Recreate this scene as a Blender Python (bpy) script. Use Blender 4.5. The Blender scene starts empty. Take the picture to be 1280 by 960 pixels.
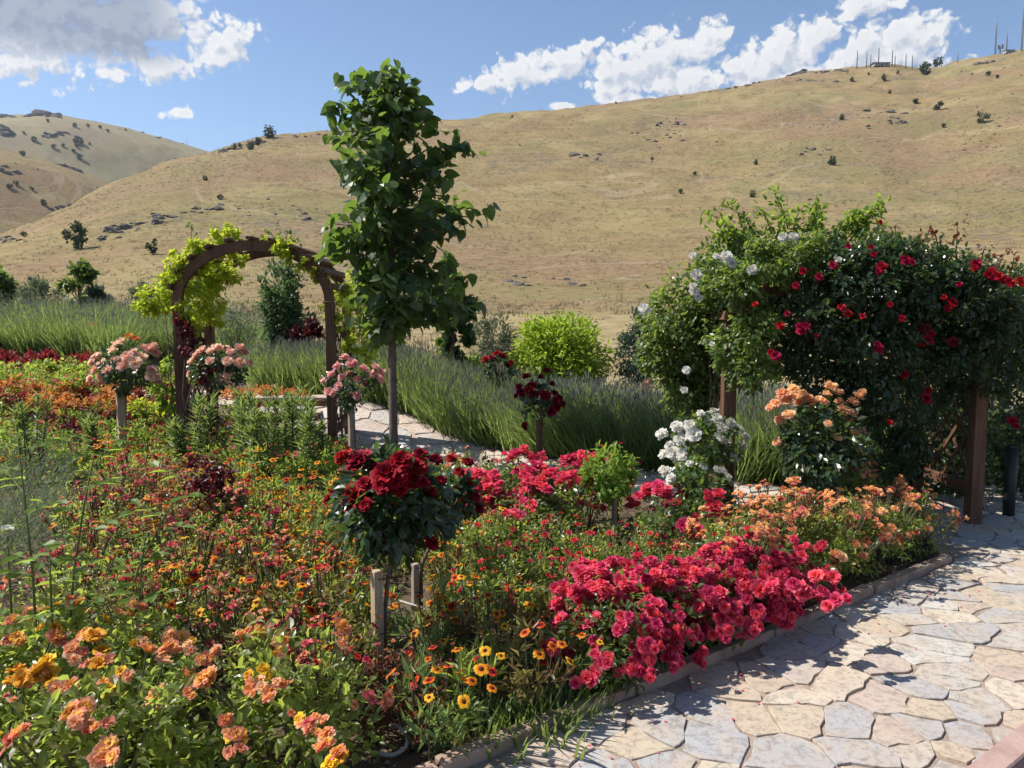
import bpy, math, random
import numpy as np
from mathutils import Vector, Matrix

S = bpy.context.scene
COL = S.collection
F = 961.0
CAMZ = 1.6
TH = math.radians(5.17)
R0 = 30.0
rs = np.random.RandomState(7)
random.seed(7)

# ------------------------------------------------------------------ basic geometry helpers
def ss(a, b, x):
    t = np.clip((x - a) / (b - a), 0, 1)
    return t * t * (3 - 2 * t)

def ray(px, py):
    u = (480 - py) / F
    return np.array([(px - 640) / F, math.cos(TH) + u * math.sin(TH), -math.sin(TH) + u * math.cos(TH)])

def W(px, py, Y):
    d = ray(px, py); t = Y / d[1]
    return np.array([d[0] * t, Y, CAMZ + d[2] * t])

def G(px, py, z=0.0):
    d = ray(px, py); t = (z - CAMZ) / d[2]
    return np.array([d[0] * t, d[1] * t, z])

def px_az_el(px, py):
    d = ray(px, py)
    return math.atan2(d[0], d[1]), d[2] / math.hypot(d[0], d[1])

# ------------------------------------------------------------------ terrain shape
def garden_z(X, Y):
    b1 = 0.45 * ss(8.7, 10.2, Y) * ss(0.6, -2.4, X)
    b2 = 0.55 * ss(11, 16, Y) * ss(-4.0, -7.0, X)
    r = np.hypot(X, Y)
    k = ss(14, R0, r)
    tgt = 1.6 * ss(-12, 12, Y)
    return (b1 + b2) * (1 - k) + tgt * k

_r1 = [(-700, 470), (-400, 430), (-150, 366), (-60, 320), (0, 291), (60, 268), (100, 250), (150, 228), (200, 208), (240, 196), (265, 190),
       (300, 179), (345, 170), (400, 165), (480, 158), (580, 150), (700, 138), (780, 130), (860, 121), (940, 105), (1000, 92),
       (1040, 88), (1100, 83), (1160, 86), (1200, 78), (1250, 68), (1280, 64), (1400, 54), (1600, 70), (1900, 150), (2600, 400)]
_r2 = [(-700, 380), (-300, 230), (-100, 155), (0, 145), (60, 141), (95, 147), (140, 156), (200, 172), (262, 190), (320, 214), (400, 260), (520, 330), (700, 420)]
_r3 = [(-700, 360), (-300, 230), (-100, 172), (0, 186), (50, 198), (100, 216), (150, 236), (200, 262), (280, 300), (400, 380)]
def _rt(pts):
    a = [px_az_el(*p) for p in pts]
    return np.array([q[0] for q in a]), np.array([max(0, q[1]) for q in a])
A1, E1 = _rt(_r1); A2, E2 = _rt(_r2); A3, E3 = _rt(_r3)
def ridge(az, A, E):
    o = np.zeros_like(az)
    for k in (-2, -1, 0, 1, 2):
        o = o + np.interp(az + k * 0.006, A, E, left=0, right=0) / 5
    return o
def _prof(r, Rr, e):
    t = np.clip((r - R0) / (Rr - R0), 0, 1)
    lin = (1 - R0 / np.maximum(r, R0)) / (1 - R0 / Rr)
    up = e * (0.35 * np.minimum(lin, 1) * (1 - (1 - np.minimum(t, 1)) ** 2) + 0.65 * (1 - (1 - t) ** 2.2))
    down = e * np.clip(1 - ((r - Rr) / (Rr * 0.55)) ** 2, -0.3, 1)
    return np.where(r <= Rr, up, np.where(r > Rr, down, 0))
def R_main(az):
    px = 640 + F * np.tan(np.clip(az, -1.2, 1.2))
    return np.interp(px, [-400, 0, 260, 600, 1000, 1300, 2000], [130, 170, 230, 300, 390, 410, 420])
def _noise(x, y):
    o = 0
    for k, (f, a) in enumerate([(0.011, 1.0), (0.023, .6), (0.05, .35), (0.11, .16), (0.23, .08)]):
        o = o + a * np.sin(f * x * 6.28 + 1.3 * k + 1.7 * np.sin(f * y * 4.1 + k)) * np.sin(f * y * 6.28 + 2.1 * k + 1.3 * np.sin(f * x * 3.7 + 2 * k))
    return o
def hill_z(az, r):
    az = np.asarray(az, float); r = np.asarray(r, float)
    e = _prof(r, R_main(az), ridge(az, A1, E1))
    e3 = np.where(r > 120, _prof(np.maximum(r, 30), 420 + 0 * az, ridge(az, A3, E3)), -1)
    e2 = np.where(r > 160, _prof(np.maximum(r, 30), 760 + 0 * az, ridge(az, A2, E2)), -1)
    # soft hand-over between the ridges
    ee = np.maximum(e, np.where(r > R_main(az) * 1.15, np.maximum(e3 * ss(200, 330, r), e2 * ss(380, 620, r)), -1))
    z30 = garden_z(R0 * np.sin(az), R0 * np.cos(az))
    nz = _noise(r * np.sin(az), r * np.cos(az)) * np.clip((r - R0) / 60, 0, 1) * np.clip(r * 0.0035, 0.05, 1.2)
    nz = nz * np.clip(np.abs(e) * 8 + .15, 0, 1)
    return z30 + r * ee + nz
def hit_hill(px, py, far=False):
    az, el = px_az_el(px, py)
    rr = np.concatenate([np.linspace(R0, 460, 900), np.linspace(462, 900, 300)])
    z = hill_z(np.full_like(rr, az), rr)
    ev = (z - CAMZ) / rr
    ok = np.nonzero(ev >= el)[0]
    i = ok[0] if len(ok) else int(np.argmax(ev[rr < (900 if far else 460)]))
    r = rr[i]
    return np.array([r * math.sin(az), r * math.cos(az), z[i]]), r
def hit_garden(px, py):
    d = ray(px, py)
    for Y in np.arange(1.5, 34, .02):
        t = Y / d[1]; x = d[0] * t; z = CAMZ + d[2] * t
        if z <= garden_z(x, Y): return np.array([x, Y, float(garden_z(x, Y))])
    return np.array([d[0] * 30, 30, 1.6])

# ------------------------------------------------------------------ mesh builder
class MB:
    def __init__(s): s.V = []; s.L = []; s.C = []; s.M = []; s.SM = []; s.n = 0
    def add(s, verts, faces, mat=0, smooth=False):
        """verts (n,3); faces: list of tuples or (m,k) array"""
        verts = np.asarray(verts, float).reshape(-1, 3)
        if isinstance(faces, np.ndarray):
            s.L.append((faces + s.n).ravel()); s.C.append(np.full(len(faces), faces.shape[1])); nf = len(faces)
        else:
            s.L.append(np.array([i + s.n for f in faces for i in f], int)); s.C.append(np.array([len(f) for f in faces])); nf = len(faces)
        s.M.append(np.full(nf, mat)); s.SM.append(np.full(nf, smooth))
        s.V.append(verts); s.n += len(verts)
    def mesh(s, name, mats):
        me = bpy.data.meshes.new(name)
        V = np.concatenate(s.V); L = np.concatenate(s.L); C = np.concatenate(s.C)
        me.vertices.add(len(V)); me.vertices.foreach_set('co', V.astype(np.float32).ravel())
        me.loops.add(len(L)); me.loops.foreach_set('vertex_index', L.astype(np.int32))
        me.polygons.add(len(C))
        me.polygons.foreach_set('loop_start', (np.cumsum(C) - C).astype(np.int32))
        me.polygons.foreach_set('loop_total', C.astype(np.int32))
        me.polygons.foreach_set('material_index', np.concatenate(s.M).astype(np.int32))
        me.polygons.foreach_set('use_smooth', np.concatenate(s.SM).astype(bool))
        for m in mats: me.materials.append(m)
        me.update(calc_edges=True)
        return me
    def build(s, name, mats, parent=None, loc=None):
        if not isinstance(mats, (list, tuple)): mats = [mats]
        return link(name, s.mesh(name, mats), parent, loc)

def link(name, me, parent=None, loc=None, rot=None, scale=None):
    o = bpy.data.objects.new(name, me); COL.objects.link(o)
    if parent is not None: o.parent = parent
    if loc is not None: o.location = [float(v) for v in loc]
    if rot is not None: o.rotation_euler = rot
    if scale is not None: o.scale = (scale,) * 3 if not hasattr(scale, '__len__') else scale
    return o
def tag(o, label=None, cat=None, group=None, kind=None):
    if label: o['label'] = label
    if cat: o['category'] = cat
    if group: o['group'] = group
    if kind: o['kind'] = kind
    return o
def empty(name, loc, rz=0):
    o = link(name, None, None, loc); o.rotation_euler = (0, 0, rz); o.empty_display_size = .1
    return o
def copy_tree(o, loc, rz=0, scale=1.0, label=None, group=None):
    c = o.copy(); COL.objects.link(c); c.location = [float(v) for v in loc]; c.rotation_euler = (0, 0, rz); c.scale = (scale,) * 3
    if label: c['label'] = label
    if group: c['group'] = group
    for ch in o.children:
        d = ch.copy(); COL.objects.link(d); d.parent = c
        for g in ch.children:
            e = g.copy(); COL.objects.link(e); e.parent = d
    return c

def nrm(v): return v / (np.linalg.norm(v, axis=-1, keepdims=True) + 1e-9)

def tmpl(name):
    if name == 'leaf':
        v = [(0, 0, 0), (0, .5, -.02), (0, 1, -.14), (-.42, .3, .07), (-.36, .68, .03), (.42, .3, .07), (.36, .68, .03)]
        f = [(0, 1, 3), (1, 2, 4, 3), (0, 5, 1), (1, 5, 6, 2)]
    elif name == 'heart':
        v = [(0, 0, 0), (0, .38, .0), (0, .72, -.04), (0, 1.0, -.2), (-.3, -.1, .05), (-.52, .2, .1), (-.46, .52, .06), (-.2, .82, -.04),
             (.3, -.1, .05), (.52, .2, .1), (.46, .52, .06), (.2, .82, -.04)]
        f = [(0, 1, 5, 4), (1, 2, 6, 5), (2, 3, 7, 6), (0, 8, 9, 1), (1, 9, 10, 2), (2, 10, 11, 3)]
    elif name == 'blade':
        v = [(-.5, 0, 0), (.5, 0, 0), (-.42, .5, .02), (.42, .5, .02), (0, 1, -.12)]
        f = [(0, 1, 3, 2), (2, 3, 4)]
    elif name == 'lance':
        v = [(0, 0, 0), (-.5, .4, .04), (0, .45, -.03), (.5, .4, .04), (0, 1, -.15)]
        f = [(0, 2, 1), (0, 3, 2), (1, 2, 4), (2, 3, 4)]
    else:
        v = [(0, 0, 0), (-.5, .5, .06), (0, 1, -.08), (.5, .5, .06)]
        f = [(0, 3, 2), (0, 2, 1)]
    return np.array(v, float), f
TM = {k: tmpl(k) for k in ('leaf', 'heart', 'blade', 'lance', 'diam')}
def emit(b, t, P, D, N, L, Wd, mat=0, smooth=False):
    P = np.asarray(P, float).reshape(-1, 3); n = len(P)
    if n == 0: return
    tv, tf = TM[t]
    D = nrm(np.broadcast_to(np.asarray(D, float), (n, 3)))
    N = np.broadcast_to(np.asarray(N, float), (n, 3))
    X = nrm(np.cross(D, N)); Nn = np.cross(X, D)
    L = np.broadcast_to(np.asarray(L, float), (n,)); Wd = np.broadcast_to(np.asarray(Wd, float), (n,))
    V = (P[:, None] + D[:, None] * (tv[None, :, 1:2] * L[:, None, None]) + X[:, None] * (tv[None, :, 0:1] * Wd[:, None, None])
         + Nn[:, None] * (tv[None, :, 2:3] * L[:, None, None])).reshape(-1, 3)
    k = len(tv); off = np.arange(n) * k
    base = b.n
    for size in (3, 4):
        fs = np.array([f for f in tf if len(f) == size], int)
        if len(fs) == 0: continue
        FA = (fs[None] + off[:, None, None]).reshape(-1, size)
        b.L.append((FA + base).ravel()); b.C.append(np.full(len(FA), size)); b.M.append(np.full(len(FA), mat)); b.SM.append(np.full(len(FA), smooth))
    b.V.append(V); b.n += len(V)

def tube(b, pts, rad, sides=6, mat=0, cap=True):
    pts = np.asarray(pts, float); n = len(pts); rad = np.broadcast_to(np.asarray(rad, float), (n,))
    V = []
    for i in range(n):
        d = pts[min(i + 1, n - 1)] - pts[max(i - 1, 0)]; d = d / (np.linalg.norm(d) + 1e-9)
        a = np.cross(d, [0.31, .95, .05] if abs(d[2]) > .8 else [0, 0, 1.]); a /= np.linalg.norm(a) + 1e-9; c = np.cross(d, a)
        for k in range(sides):
            t = 2 * math.pi * k / sides
            V.append(pts[i] + rad[i] * (a * math.cos(t) + c * math.sin(t)))
    Fc = []
    for i in range(n - 1):
        for k in range(sides):
            k2 = (k + 1) % sides
            Fc.append((i * sides + k, i * sides + k2, (i + 1) * sides + k2, (i + 1) * sides + k))
    if cap: Fc += [tuple(range(sides))[::-1], tuple((n - 1) * sides + k for k in range(sides))]
    b.add(V, Fc, mat, True)

def box(b, c, s, mat=0, rot=None, bev=0.0, jit=0.0):
    c = np.array(c, float); h = np.array(s, float) / 2
    e = min(bev, h.min() * .8)
    if e > 0:
        V = []
        for sz in (-1, 1):
            for lvl in ((0, e), (e, 0)) if sz < 0 else ((e, 0), (0, e)):
                ins, up = lvl  # side inset handled below
                pass
        V = []; rings = [(-h[2], e), (-h[2] + e, 0), (h[2] - e, 0), (h[2], e)]
        for z, i in rings:
            x, y = h[0] - i, h[1] - i; q = e * .5
            V += [(-x + q, -y, z), (x - q, -y, z), (x, -y + q, z), (x, y - q, z), (x - q, y, z), (-x + q, y, z), (-x, y - q, z), (-x, -y + q, z)]
        Fc = [tuple(range(8))[::-1], tuple(range(24, 32))]
        for r in range(3):
            for k in range(8):
                k2 = (k + 1) % 8
                Fc.append((r * 8 + k, r * 8 + k2, r * 8 + 8 + k2, r * 8 + 8 + k))
    else:
        V = [(x, y, z) for z in (-h[2], h[2]) for x, y in ((-h[0], -h[1]), (h[0], -h[1]), (h[0], h[1]), (-h[0], h[1]))]
        Fc = [(3, 2, 1, 0), (4, 5, 6, 7)] + [(k, (k + 1) % 4, 4 + (k + 1) % 4, 4 + k) for k in range(4)]
    V = np.array(V, float)
    if jit: V = V + rs.uniform(-jit, jit, V.shape)
    if rot is not None: V = V @ np.array(rot.to_3x3() if hasattr(rot, 'to_3x3') else rot).T
    b.add(V + c, Fc, mat)
def beam(b, p, q, w, h, mat=0, bev=.004):
    p = Vector(p); q = Vector(q); d = q - p
    rot = d.to_track_quat('Z', 'Y').to_matrix()
    box(b, (p + q) / 2, (w, h, d.length), mat, rot, bev)

# ------------------------------------------------------------------ material helpers
class NT:
    def __init__(s, t): s.t = t; s.n = t.nodes; s.l = t.links
    def new(s, ty, **kw):
        n = s.n.new(ty)
        for k, v in kw.items(): setattr(n, k, v)
        return n
    def put(s, sock, v):
        if isinstance(v, bpy.types.NodeSocket): s.l.new(v, sock)
        elif isinstance(v, (tuple, list)): sock.default_value = tuple(v) + ((1,) if len(v) == 3 and sock.type == 'RGBA' else ())
        else: sock.default_value = v
    def m(s, op, a, b=0.0, c=0.0, clamp=False):
        n = s.new('ShaderNodeMath', operation=op, use_clamp=clamp)
        s.put(n.inputs[0], a); s.put(n.inputs[1], b)
        if op in ('MULTIPLY_ADD', 'SMOOTH_MAX', 'SMOOTH_MIN'): s.put(n.inputs[2], c)
        return n.outputs[0]
    def mix(s, f, a, b, blend='MIX'):
        n = s.new('ShaderNodeMix', data_type='RGBA', blend_type=blend)
        s.put(n.inputs[0], f); s.put(n.inputs[6], a); s.put(n.inputs[7], b)
        return n.outputs[2]
    def noise(s, vec, scale, detail=4, rough=.55, dist=0.0, dim='3D'):
        n = s.new('ShaderNodeTexNoise', noise_dimensions=dim)
        if vec is not None: s.put(n.inputs['Vector'], vec)
        s.put(n.inputs['Scale'], scale); s.put(n.inputs['Detail'], detail); s.put(n.inputs['Roughness'], rough); s.put(n.inputs['Distortion'], dist)
        return n.outputs['Fac']
    def ramp(s, f, stops, interp='LINEAR'):
        n = s.new('ShaderNodeValToRGB'); r = n.color_ramp; r.interpolation = interp
        while len(r.elements) < len(stops): r.elements.new(.5)
        for e, (p, c) in zip(r.elements, stops):
            e.position = p; e.color = tuple(c) + (1,) if len(c) == 3 else c
        s.put(n.inputs[0], f); return n.outputs[0]
    def rng(s, v, a, b, c=0.0, d=1.0, interp='SMOOTHSTEP'):
        n = s.new('ShaderNodeMapRange', interpolation_type=interp)
        for i, q in enumerate((v, a, b, c, d)): s.put(n.inputs[i], q)
        return n.outputs[0]
def newmat(name):
    m = bpy.data.materials.new(name); m.use_nodes = True
    t = NT(m.node_tree); t.n.clear()
    out = t.new('ShaderNodeOutputMaterial')
    return m, t, out
def pbsdf(t, col, rough=.6, spec=.3, normal=None):
    p = t.new('ShaderNodeBsdfPrincipled')
    t.put(p.inputs['Base Color'], col); t.put(p.inputs['Roughness'], rough); t.put(p.inputs['Specular IOR Level'], spec)
    if normal is not None: t.put(p.inputs['Normal'], normal)
    return p
def leaf_mat(name, stops, tr=(.30, .42, .05), tf=.35, rough=.42, spec=.4):
    """stops: colours spread over a per-leaf random number"""
    m, t, out = newmat(name)
    g = t.new('ShaderNodeNewGeometry'); oi = t.new('ShaderNodeObjectInfo')
    k = len(stops)
    c = t.ramp(g.outputs['Random Per Island'], [(i / max(1, k - 1), s) for i, s in enumerate(stops)])
    v = t.m('MULTIPLY_ADD', oi.outputs['Random'], .45, .78)
    hs = t.new('ShaderNodeHueSaturation'); t.put(hs.inputs['Value'], v); t.put(hs.inputs['Color'], c)
    p = pbsdf(t, hs.outputs[0], rough, spec)
    tl = t.new('ShaderNodeBsdfTranslucent')
    t.put(tl.inputs[0], t.mix(t.m('MULTIPLY', g.outputs['Random Per Island'], .5), tr, tuple(q * .55 for q in tr)))
    mx = t.new('ShaderNodeMixShader'); t.put(mx.inputs[0], tf); t.l.new(p.outputs[0], mx.inputs[1]); t.l.new(tl.outputs[0], mx.inputs[2])
    t.l.new(mx.outputs[0], out.inputs[0]); return m
def petal_mat(name, radial, var=.25, hue=.02, tf=.3, tr=None, spec=.15):
    """radial: colour stops from the flower's centre to the petal tips"""
    m, t, out = newmat(name)
    g = t.new('ShaderNodeNewGeometry'); oi = t.new('ShaderNodeObjectInfo'); tc = t.new('ShaderNodeTexCoord')
    sx = t.new('ShaderNodeSeparateXYZ'); t.l.new(tc.outputs['Generated'], sx.inputs[0])
    dx = t.m('SUBTRACT', sx.outputs[0], .5); dy = t.m('SUBTRACT', sx.outputs[1], .5)
    d = t.m('MULTIPLY', t.m('SQRT', t.m('ADD', t.m('MULTIPLY', dx, dx), t.m('MULTIPLY', dy, dy))), 2.0)
    d = t.m('ADD', d, t.m('MULTIPLY_ADD', oi.outputs['Random'], .3, -.15), clamp=True)
    c = t.ramp(d, radial)
    hs = t.new('ShaderNodeHueSaturation'); t.put(hs.inputs['Color'], c)
    t.put(hs.inputs['Hue'], t.m('MULTIPLY_ADD', oi.outputs['Random'], 2 * hue, .5 - hue))
    t.put(hs.inputs['Value'], t.m('ADD', t.m('MULTIPLY_ADD', g.outputs['Random Per Island'], var, 1 - var), t.m('MULTIPLY_ADD', oi.outputs['Random'], .2, -.1)))
    p = pbsdf(t, hs.outputs[0], .6, spec)
    tl = t.new('ShaderNodeBsdfTranslucent'); t.put(tl.inputs[0], hs.outputs[0] if tr is None else tr)
    mx = t.new('ShaderNodeMixShader'); t.put(mx.inputs[0], tf); t.l.new(p.outputs[0], mx.inputs[1]); t.l.new(tl.outputs[0], mx.inputs[2])
    t.l.new(mx.outputs[0], out.inputs[0]); return m
def wood_mat(name, c1, c2, scale=(40, 40, 4)):
    m, t, out = newmat(name)
    tc = t.new('ShaderNodeTexCoord'); mp = t.new('ShaderNodeMapping'); t.l.new(tc.outputs['Object'], mp.inputs[0]); mp.inputs['Scale'].default_value = scale
    n = t.noise(mp.outputs[0], 1.0, 6, .65, .6); n2 = t.noise(tc.outputs['Object'], 3.5, 3)
    c = t.mix(t.rng(n, .3, .7), c1, c2); c = t.mix(t.m('MULTIPLY', t.rng(n2, .45, .75), .5), c, tuple(q * .55 for q in c1))
    bp = t.new('ShaderNodeBump'); bp.inputs['Strength'].default_value = .35; bp.inputs['Distance'].default_value = .004; t.put(bp.inputs['Height'], n)
    p = pbsdf(t, c, .7, .25, bp.outputs[0]); t.l.new(p.outputs[0], out.inputs[0]); return m
def noisy_mat(name, stops, scale=6, rough=.85, spec=.2, bump=.5, bdist=.01, detail=8, bscale=None):
    m, t, out = newmat(name)
    tc = t.new('ShaderNodeTexCoord'); n = t.noise(tc.outputs['Object'], scale, detail, .62, .3)
    g = t.new('ShaderNodeNewGeometry')
    c = t.ramp(t.rng(n, .28, .72, interp='LINEAR'), stops)
    bp = t.new('ShaderNodeBump'); bp.inputs['Strength'].default_value = bump; bp.inputs['Distance'].default_value = bdist
    t.put(bp.inputs['Height'], t.noise(tc.outputs['Object'], bscale or scale * 3, detail, .65))
    p = pbsdf(t, c, rough, spec, bp.outputs[0]); t.l.new(p.outputs[0], out.inputs[0]); return m
# ------------------------------------------------------------------ camera, sun, sky
cam_d = bpy.data.cameras.new('camera'); cam = bpy.data.objects.new('camera', cam_d); COL.objects.link(cam)
cam_d.sensor_width = 36; cam_d.lens = F / 1280 * 36; cam_d.clip_start = .05; cam_d.clip_end = 6000
cam.location = (0, 0, CAMZ); cam.rotation_euler = (math.pi / 2 - TH, 0, 0)
S.camera = cam

SUN_AZ, SUN_EL = math.radians(-84), math.radians(51)
sv = Vector((math.sin(SUN_AZ) * math.cos(SUN_EL), math.cos(SUN_AZ) * math.cos(SUN_EL), math.sin(SUN_EL)))
sd = bpy.data.lights.new('sun', 'SUN'); sun = bpy.data.objects.new('sun', sd); COL.objects.link(sun)
sd.energy = 5.0; sd.angle = math.radians(.53); sd.color = (1, .95, .87)
sun.rotation_euler = sv.to_track_quat('Z', 'Y').to_euler(); sun.location = (0, 0, 30)

wd = bpy.data.worlds.new('World'); S.world = wd; wd.use_nodes = True
t = NT(wd.node_tree); t.n.clear()
wout = t.new('ShaderNodeOutputWorld')
sky = t.new('ShaderNodeTexSky', sky_type='NISHITA')
sky.sun_disc = False; sky.sun_elevation = SUN_EL; sky.sun_rotation = SUN_AZ; sky.altitude = 1200; sky.air_density = 1.0; sky.dust_density = .6; sky.ozone_density = 2.2
bg = t.new('ShaderNodeBackground'); t.put(bg.inputs[0], sky.outputs[0]); bg.inputs[1].default_value = .105
# clouds live at infinity, placed by compass direction
CL = [  # px, py, rx, ry, tilt degrees
 (40, 40, 110, 48, 0), (140, 30, 100, 46, 4), (90, 8, 150, 45, 0), (205, 22, 46, 28, 10), (30, 78, 50, 16, 0), (20, 20, 90, 50, 0),
 (285, 52, 38, 24, 32), (268, 72, 32, 15, 10), (195, 84, 42, 17, 5), (227, 141, 22, 7, 14), (142, 94, 12, 7, 0),
 (612, 103, 48, 11, 6), (655, 90, 60, 24, 14), (700, 80, 36, 20, 10),
 (770, 92, 52, 34, 0), (815, 75, 60, 38, 18), (880, 55, 42, 20, 38), (850, 100, 70, 24, 0), (780, 124, 40, 10, 0),
 (940, 85, 55, 26, 10), (985, 62, 46, 30, 15), (1020, 45, 34, 22, 20), (1000, 95, 70, 22, 0),
 (1080, 62, 58, 28, 22), (1140, 48, 50, 26, -4), (1165, 40, 32, 15, 8), (1120, 75, 60, 22, 0),
 (1090, 10, 42, 11, 6), (1078, 2, 24, 10, 0), (704, 134, 16, 6, 0), (735, 60, 18, 9, 10)]
gt = bpy.data.node_groups.new('cloud_density', 'ShaderNodeTree')
gt.interface.new_socket('P', in_out='INPUT', socket_type='NodeSocketVector')
gt.interface.new_socket('D', in_out='OUTPUT', socket_type='NodeSocketFloat'); gt.interface.new_socket('Q', in_out='OUTPUT', socket_type='NodeSocketFloat')
g = NT(gt); gi = g.new('NodeGroupInput'); go = g.new('NodeGroupOutput')
P = gi.outputs[0]
# domain warp for ragged edges
nz = g.new('ShaderNodeTexNoise', noise_dimensions='2D'); g.put(nz.inputs['Vector'], P); nz.inputs['Scale'].default_value = .022; nz.inputs['Detail'].default_value = 5; nz.inputs['Roughness'].default_value = .6
w1 = g.new('ShaderNodeVectorMath', operation='MULTIPLY_ADD'); g.put(w1.inputs[0], nz.outputs['Color']); w1.inputs[1].default_value = (30, 26, 0); w1.inputs[2].default_value = (-15, -13, 0)
w2 = g.new('ShaderNodeVectorMath', operation='ADD'); g.put(w2.inputs[0], P); g.put(w2.inputs[1], w1.outputs[0])
PW = w2.outputs[0]
q = None
for (px, py, rx, ry, tl) in CL:
    az, el = px_az_el(px, py)
    mp = g.new('ShaderNodeMapping', vector_type='TEXTURE'); g.put(mp.inputs[0], PW)
    mp.inputs['Location'].default_value = (az * F, el * F, 0); mp.inputs['Scale'].default_value = (rx * 1.24, ry * 1.28, 1); mp.inputs['Rotation'].default_value = (0, 0, math.radians(tl))
    ln = g.new('ShaderNodeVectorMath', operation='LENGTH'); g.put(ln.inputs[0], mp.outputs[0])
    q = ln.outputs['Value'] if q is None else g.m('SMOOTH_MIN', q, ln.outputs['Value'], .12)
n1 = g.noise(P, .04, 7, .54, dim='2D')
vo = g.new('ShaderNodeTexVoronoi', feature='F1', voronoi_dimensions='2D'); g.put(vo.inputs['Vector'], PW); vo.inputs['Scale'].default_value = .06; vo.inputs['Detail'].default_value = 2.5
d = g.m('SUBTRACT', 1.0, q)
d = g.m('ADD', d, g.m('MULTIPLY', g.m('SUBTRACT', n1, .5), .72))
d = g.m('ADD', d, g.m('MULTIPLY', g.m('SUBTRACT', .44, vo.outputs['Distance']), .55))
g.put(go.inputs[1], g.m('SUBTRACT', 1.0, q)); g.put(go.inputs[0], g.m('MULTIPLY', d, g.rng(q, 1.9, 1.2)) )
tc = t.new('ShaderNodeTexCoord'); sp = t.new('ShaderNodeSeparateXYZ'); t.l.new(tc.outputs['Generated'], sp.inputs[0])
hyp = t.m('SQRT', t.m('ADD', t.m('MULTIPLY', sp.outputs[0], sp.outputs[0]), t.m('MULTIPLY', sp.outputs[1], sp.outputs[1])))
U = t.m('MULTIPLY', t.m('ARCTAN2', sp.outputs[0], sp.outputs[1]), F)
V = t.m('MULTIPLY', t.m('DIVIDE', sp.outputs[2], t.m('MAXIMUM', hyp, .05)), F)
cb = t.new('ShaderNodeCombineXYZ'); t.put(cb.inputs[0], U); t.put(cb.inputs[1], V)
def dens(off):
    a = t.new('ShaderNodeVectorMath', operation='ADD'); t.put(a.inputs[0], cb.outputs[0]); a.inputs[1].default_value = off
    gn = t.new('ShaderNodeGroup'); gn.node_tree = gt; t.put(gn.inputs[0], a.outputs[0]); return gn.outputs
d0, q0 = dens((0, 0, 0))[:2]; d1 = dens((-7, 11, 0))[0]
alpha = t.rng(d0, .01, .34)
lit = t.rng(t.m('SUBTRACT', d0, d1), -.34, .24)
thick = t.rng(d0, .25, .75)
big = t.m('MULTIPLY', t.rng(U, -350, -420), t.rng(V, 262, 288))
col = t.mix(lit, (.60, .65, .75), (.96, .96, .96))
col = t.mix(t.m('MULTIPLY', thick, .25), col, (.62, .67, .78))
col = t.mix(t.m('MULTIPLY', t.rng(t.m('ADD', q0, t.m('MULTIPLY', d0, .35)), .10, .42), t.m('MULTIPLY', big, .97)), col, t.mix(lit, (.31, .36, .48), (.40, .45, .56)))
cbg = t.new('ShaderNodeBackground'); t.put(cbg.inputs[0], col); cbg.inputs[1].default_value = .64
mx = t.new('ShaderNodeMixShader'); t.put(mx.inputs[0], t.m('MULTIPLY', alpha, .98)); t.l.new(bg.outputs[0], mx.inputs[1]); t.l.new(cbg.outputs[0], mx.inputs[2])
t.l.new(mx.outputs[0], wout.inputs[0])
wd.cycles.sampling_method = 'MANUAL'; wd.cycles.sample_map_resolution = 256

S.view_settings.view_transform = 'Standard'; S.view_settings.look = 'None'; S.view_settings.gamma = 1; S.view_settings.exposure = .62
S.view_settings.use_curve_mapping = False
S.render.engine = 'CYCLES'
cy = S.cycles
cy.max_bounces = 10; cy.diffuse_bounces = 7; cy.glossy_bounces = 2; cy.transmission_bounces = 4; cy.transparent_max_bounces = 4
cy.caustics_reflective = False; cy.caustics_refractive = False; cy.sample_clamp_indirect = 8
cy.use_adaptive_sampling = True; cy.adaptive_threshold = .02
try:
    cy.use_denoising = True; cy.denoiser = 'OPENIMAGEDENOISE'; cy.denoising_input_passes = 'RGB_ALBEDO_NORMAL'; cy.denoising_prefilter = 'ACCURATE'
except Exception: pass
S.render.use_persistent_data = False

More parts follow.
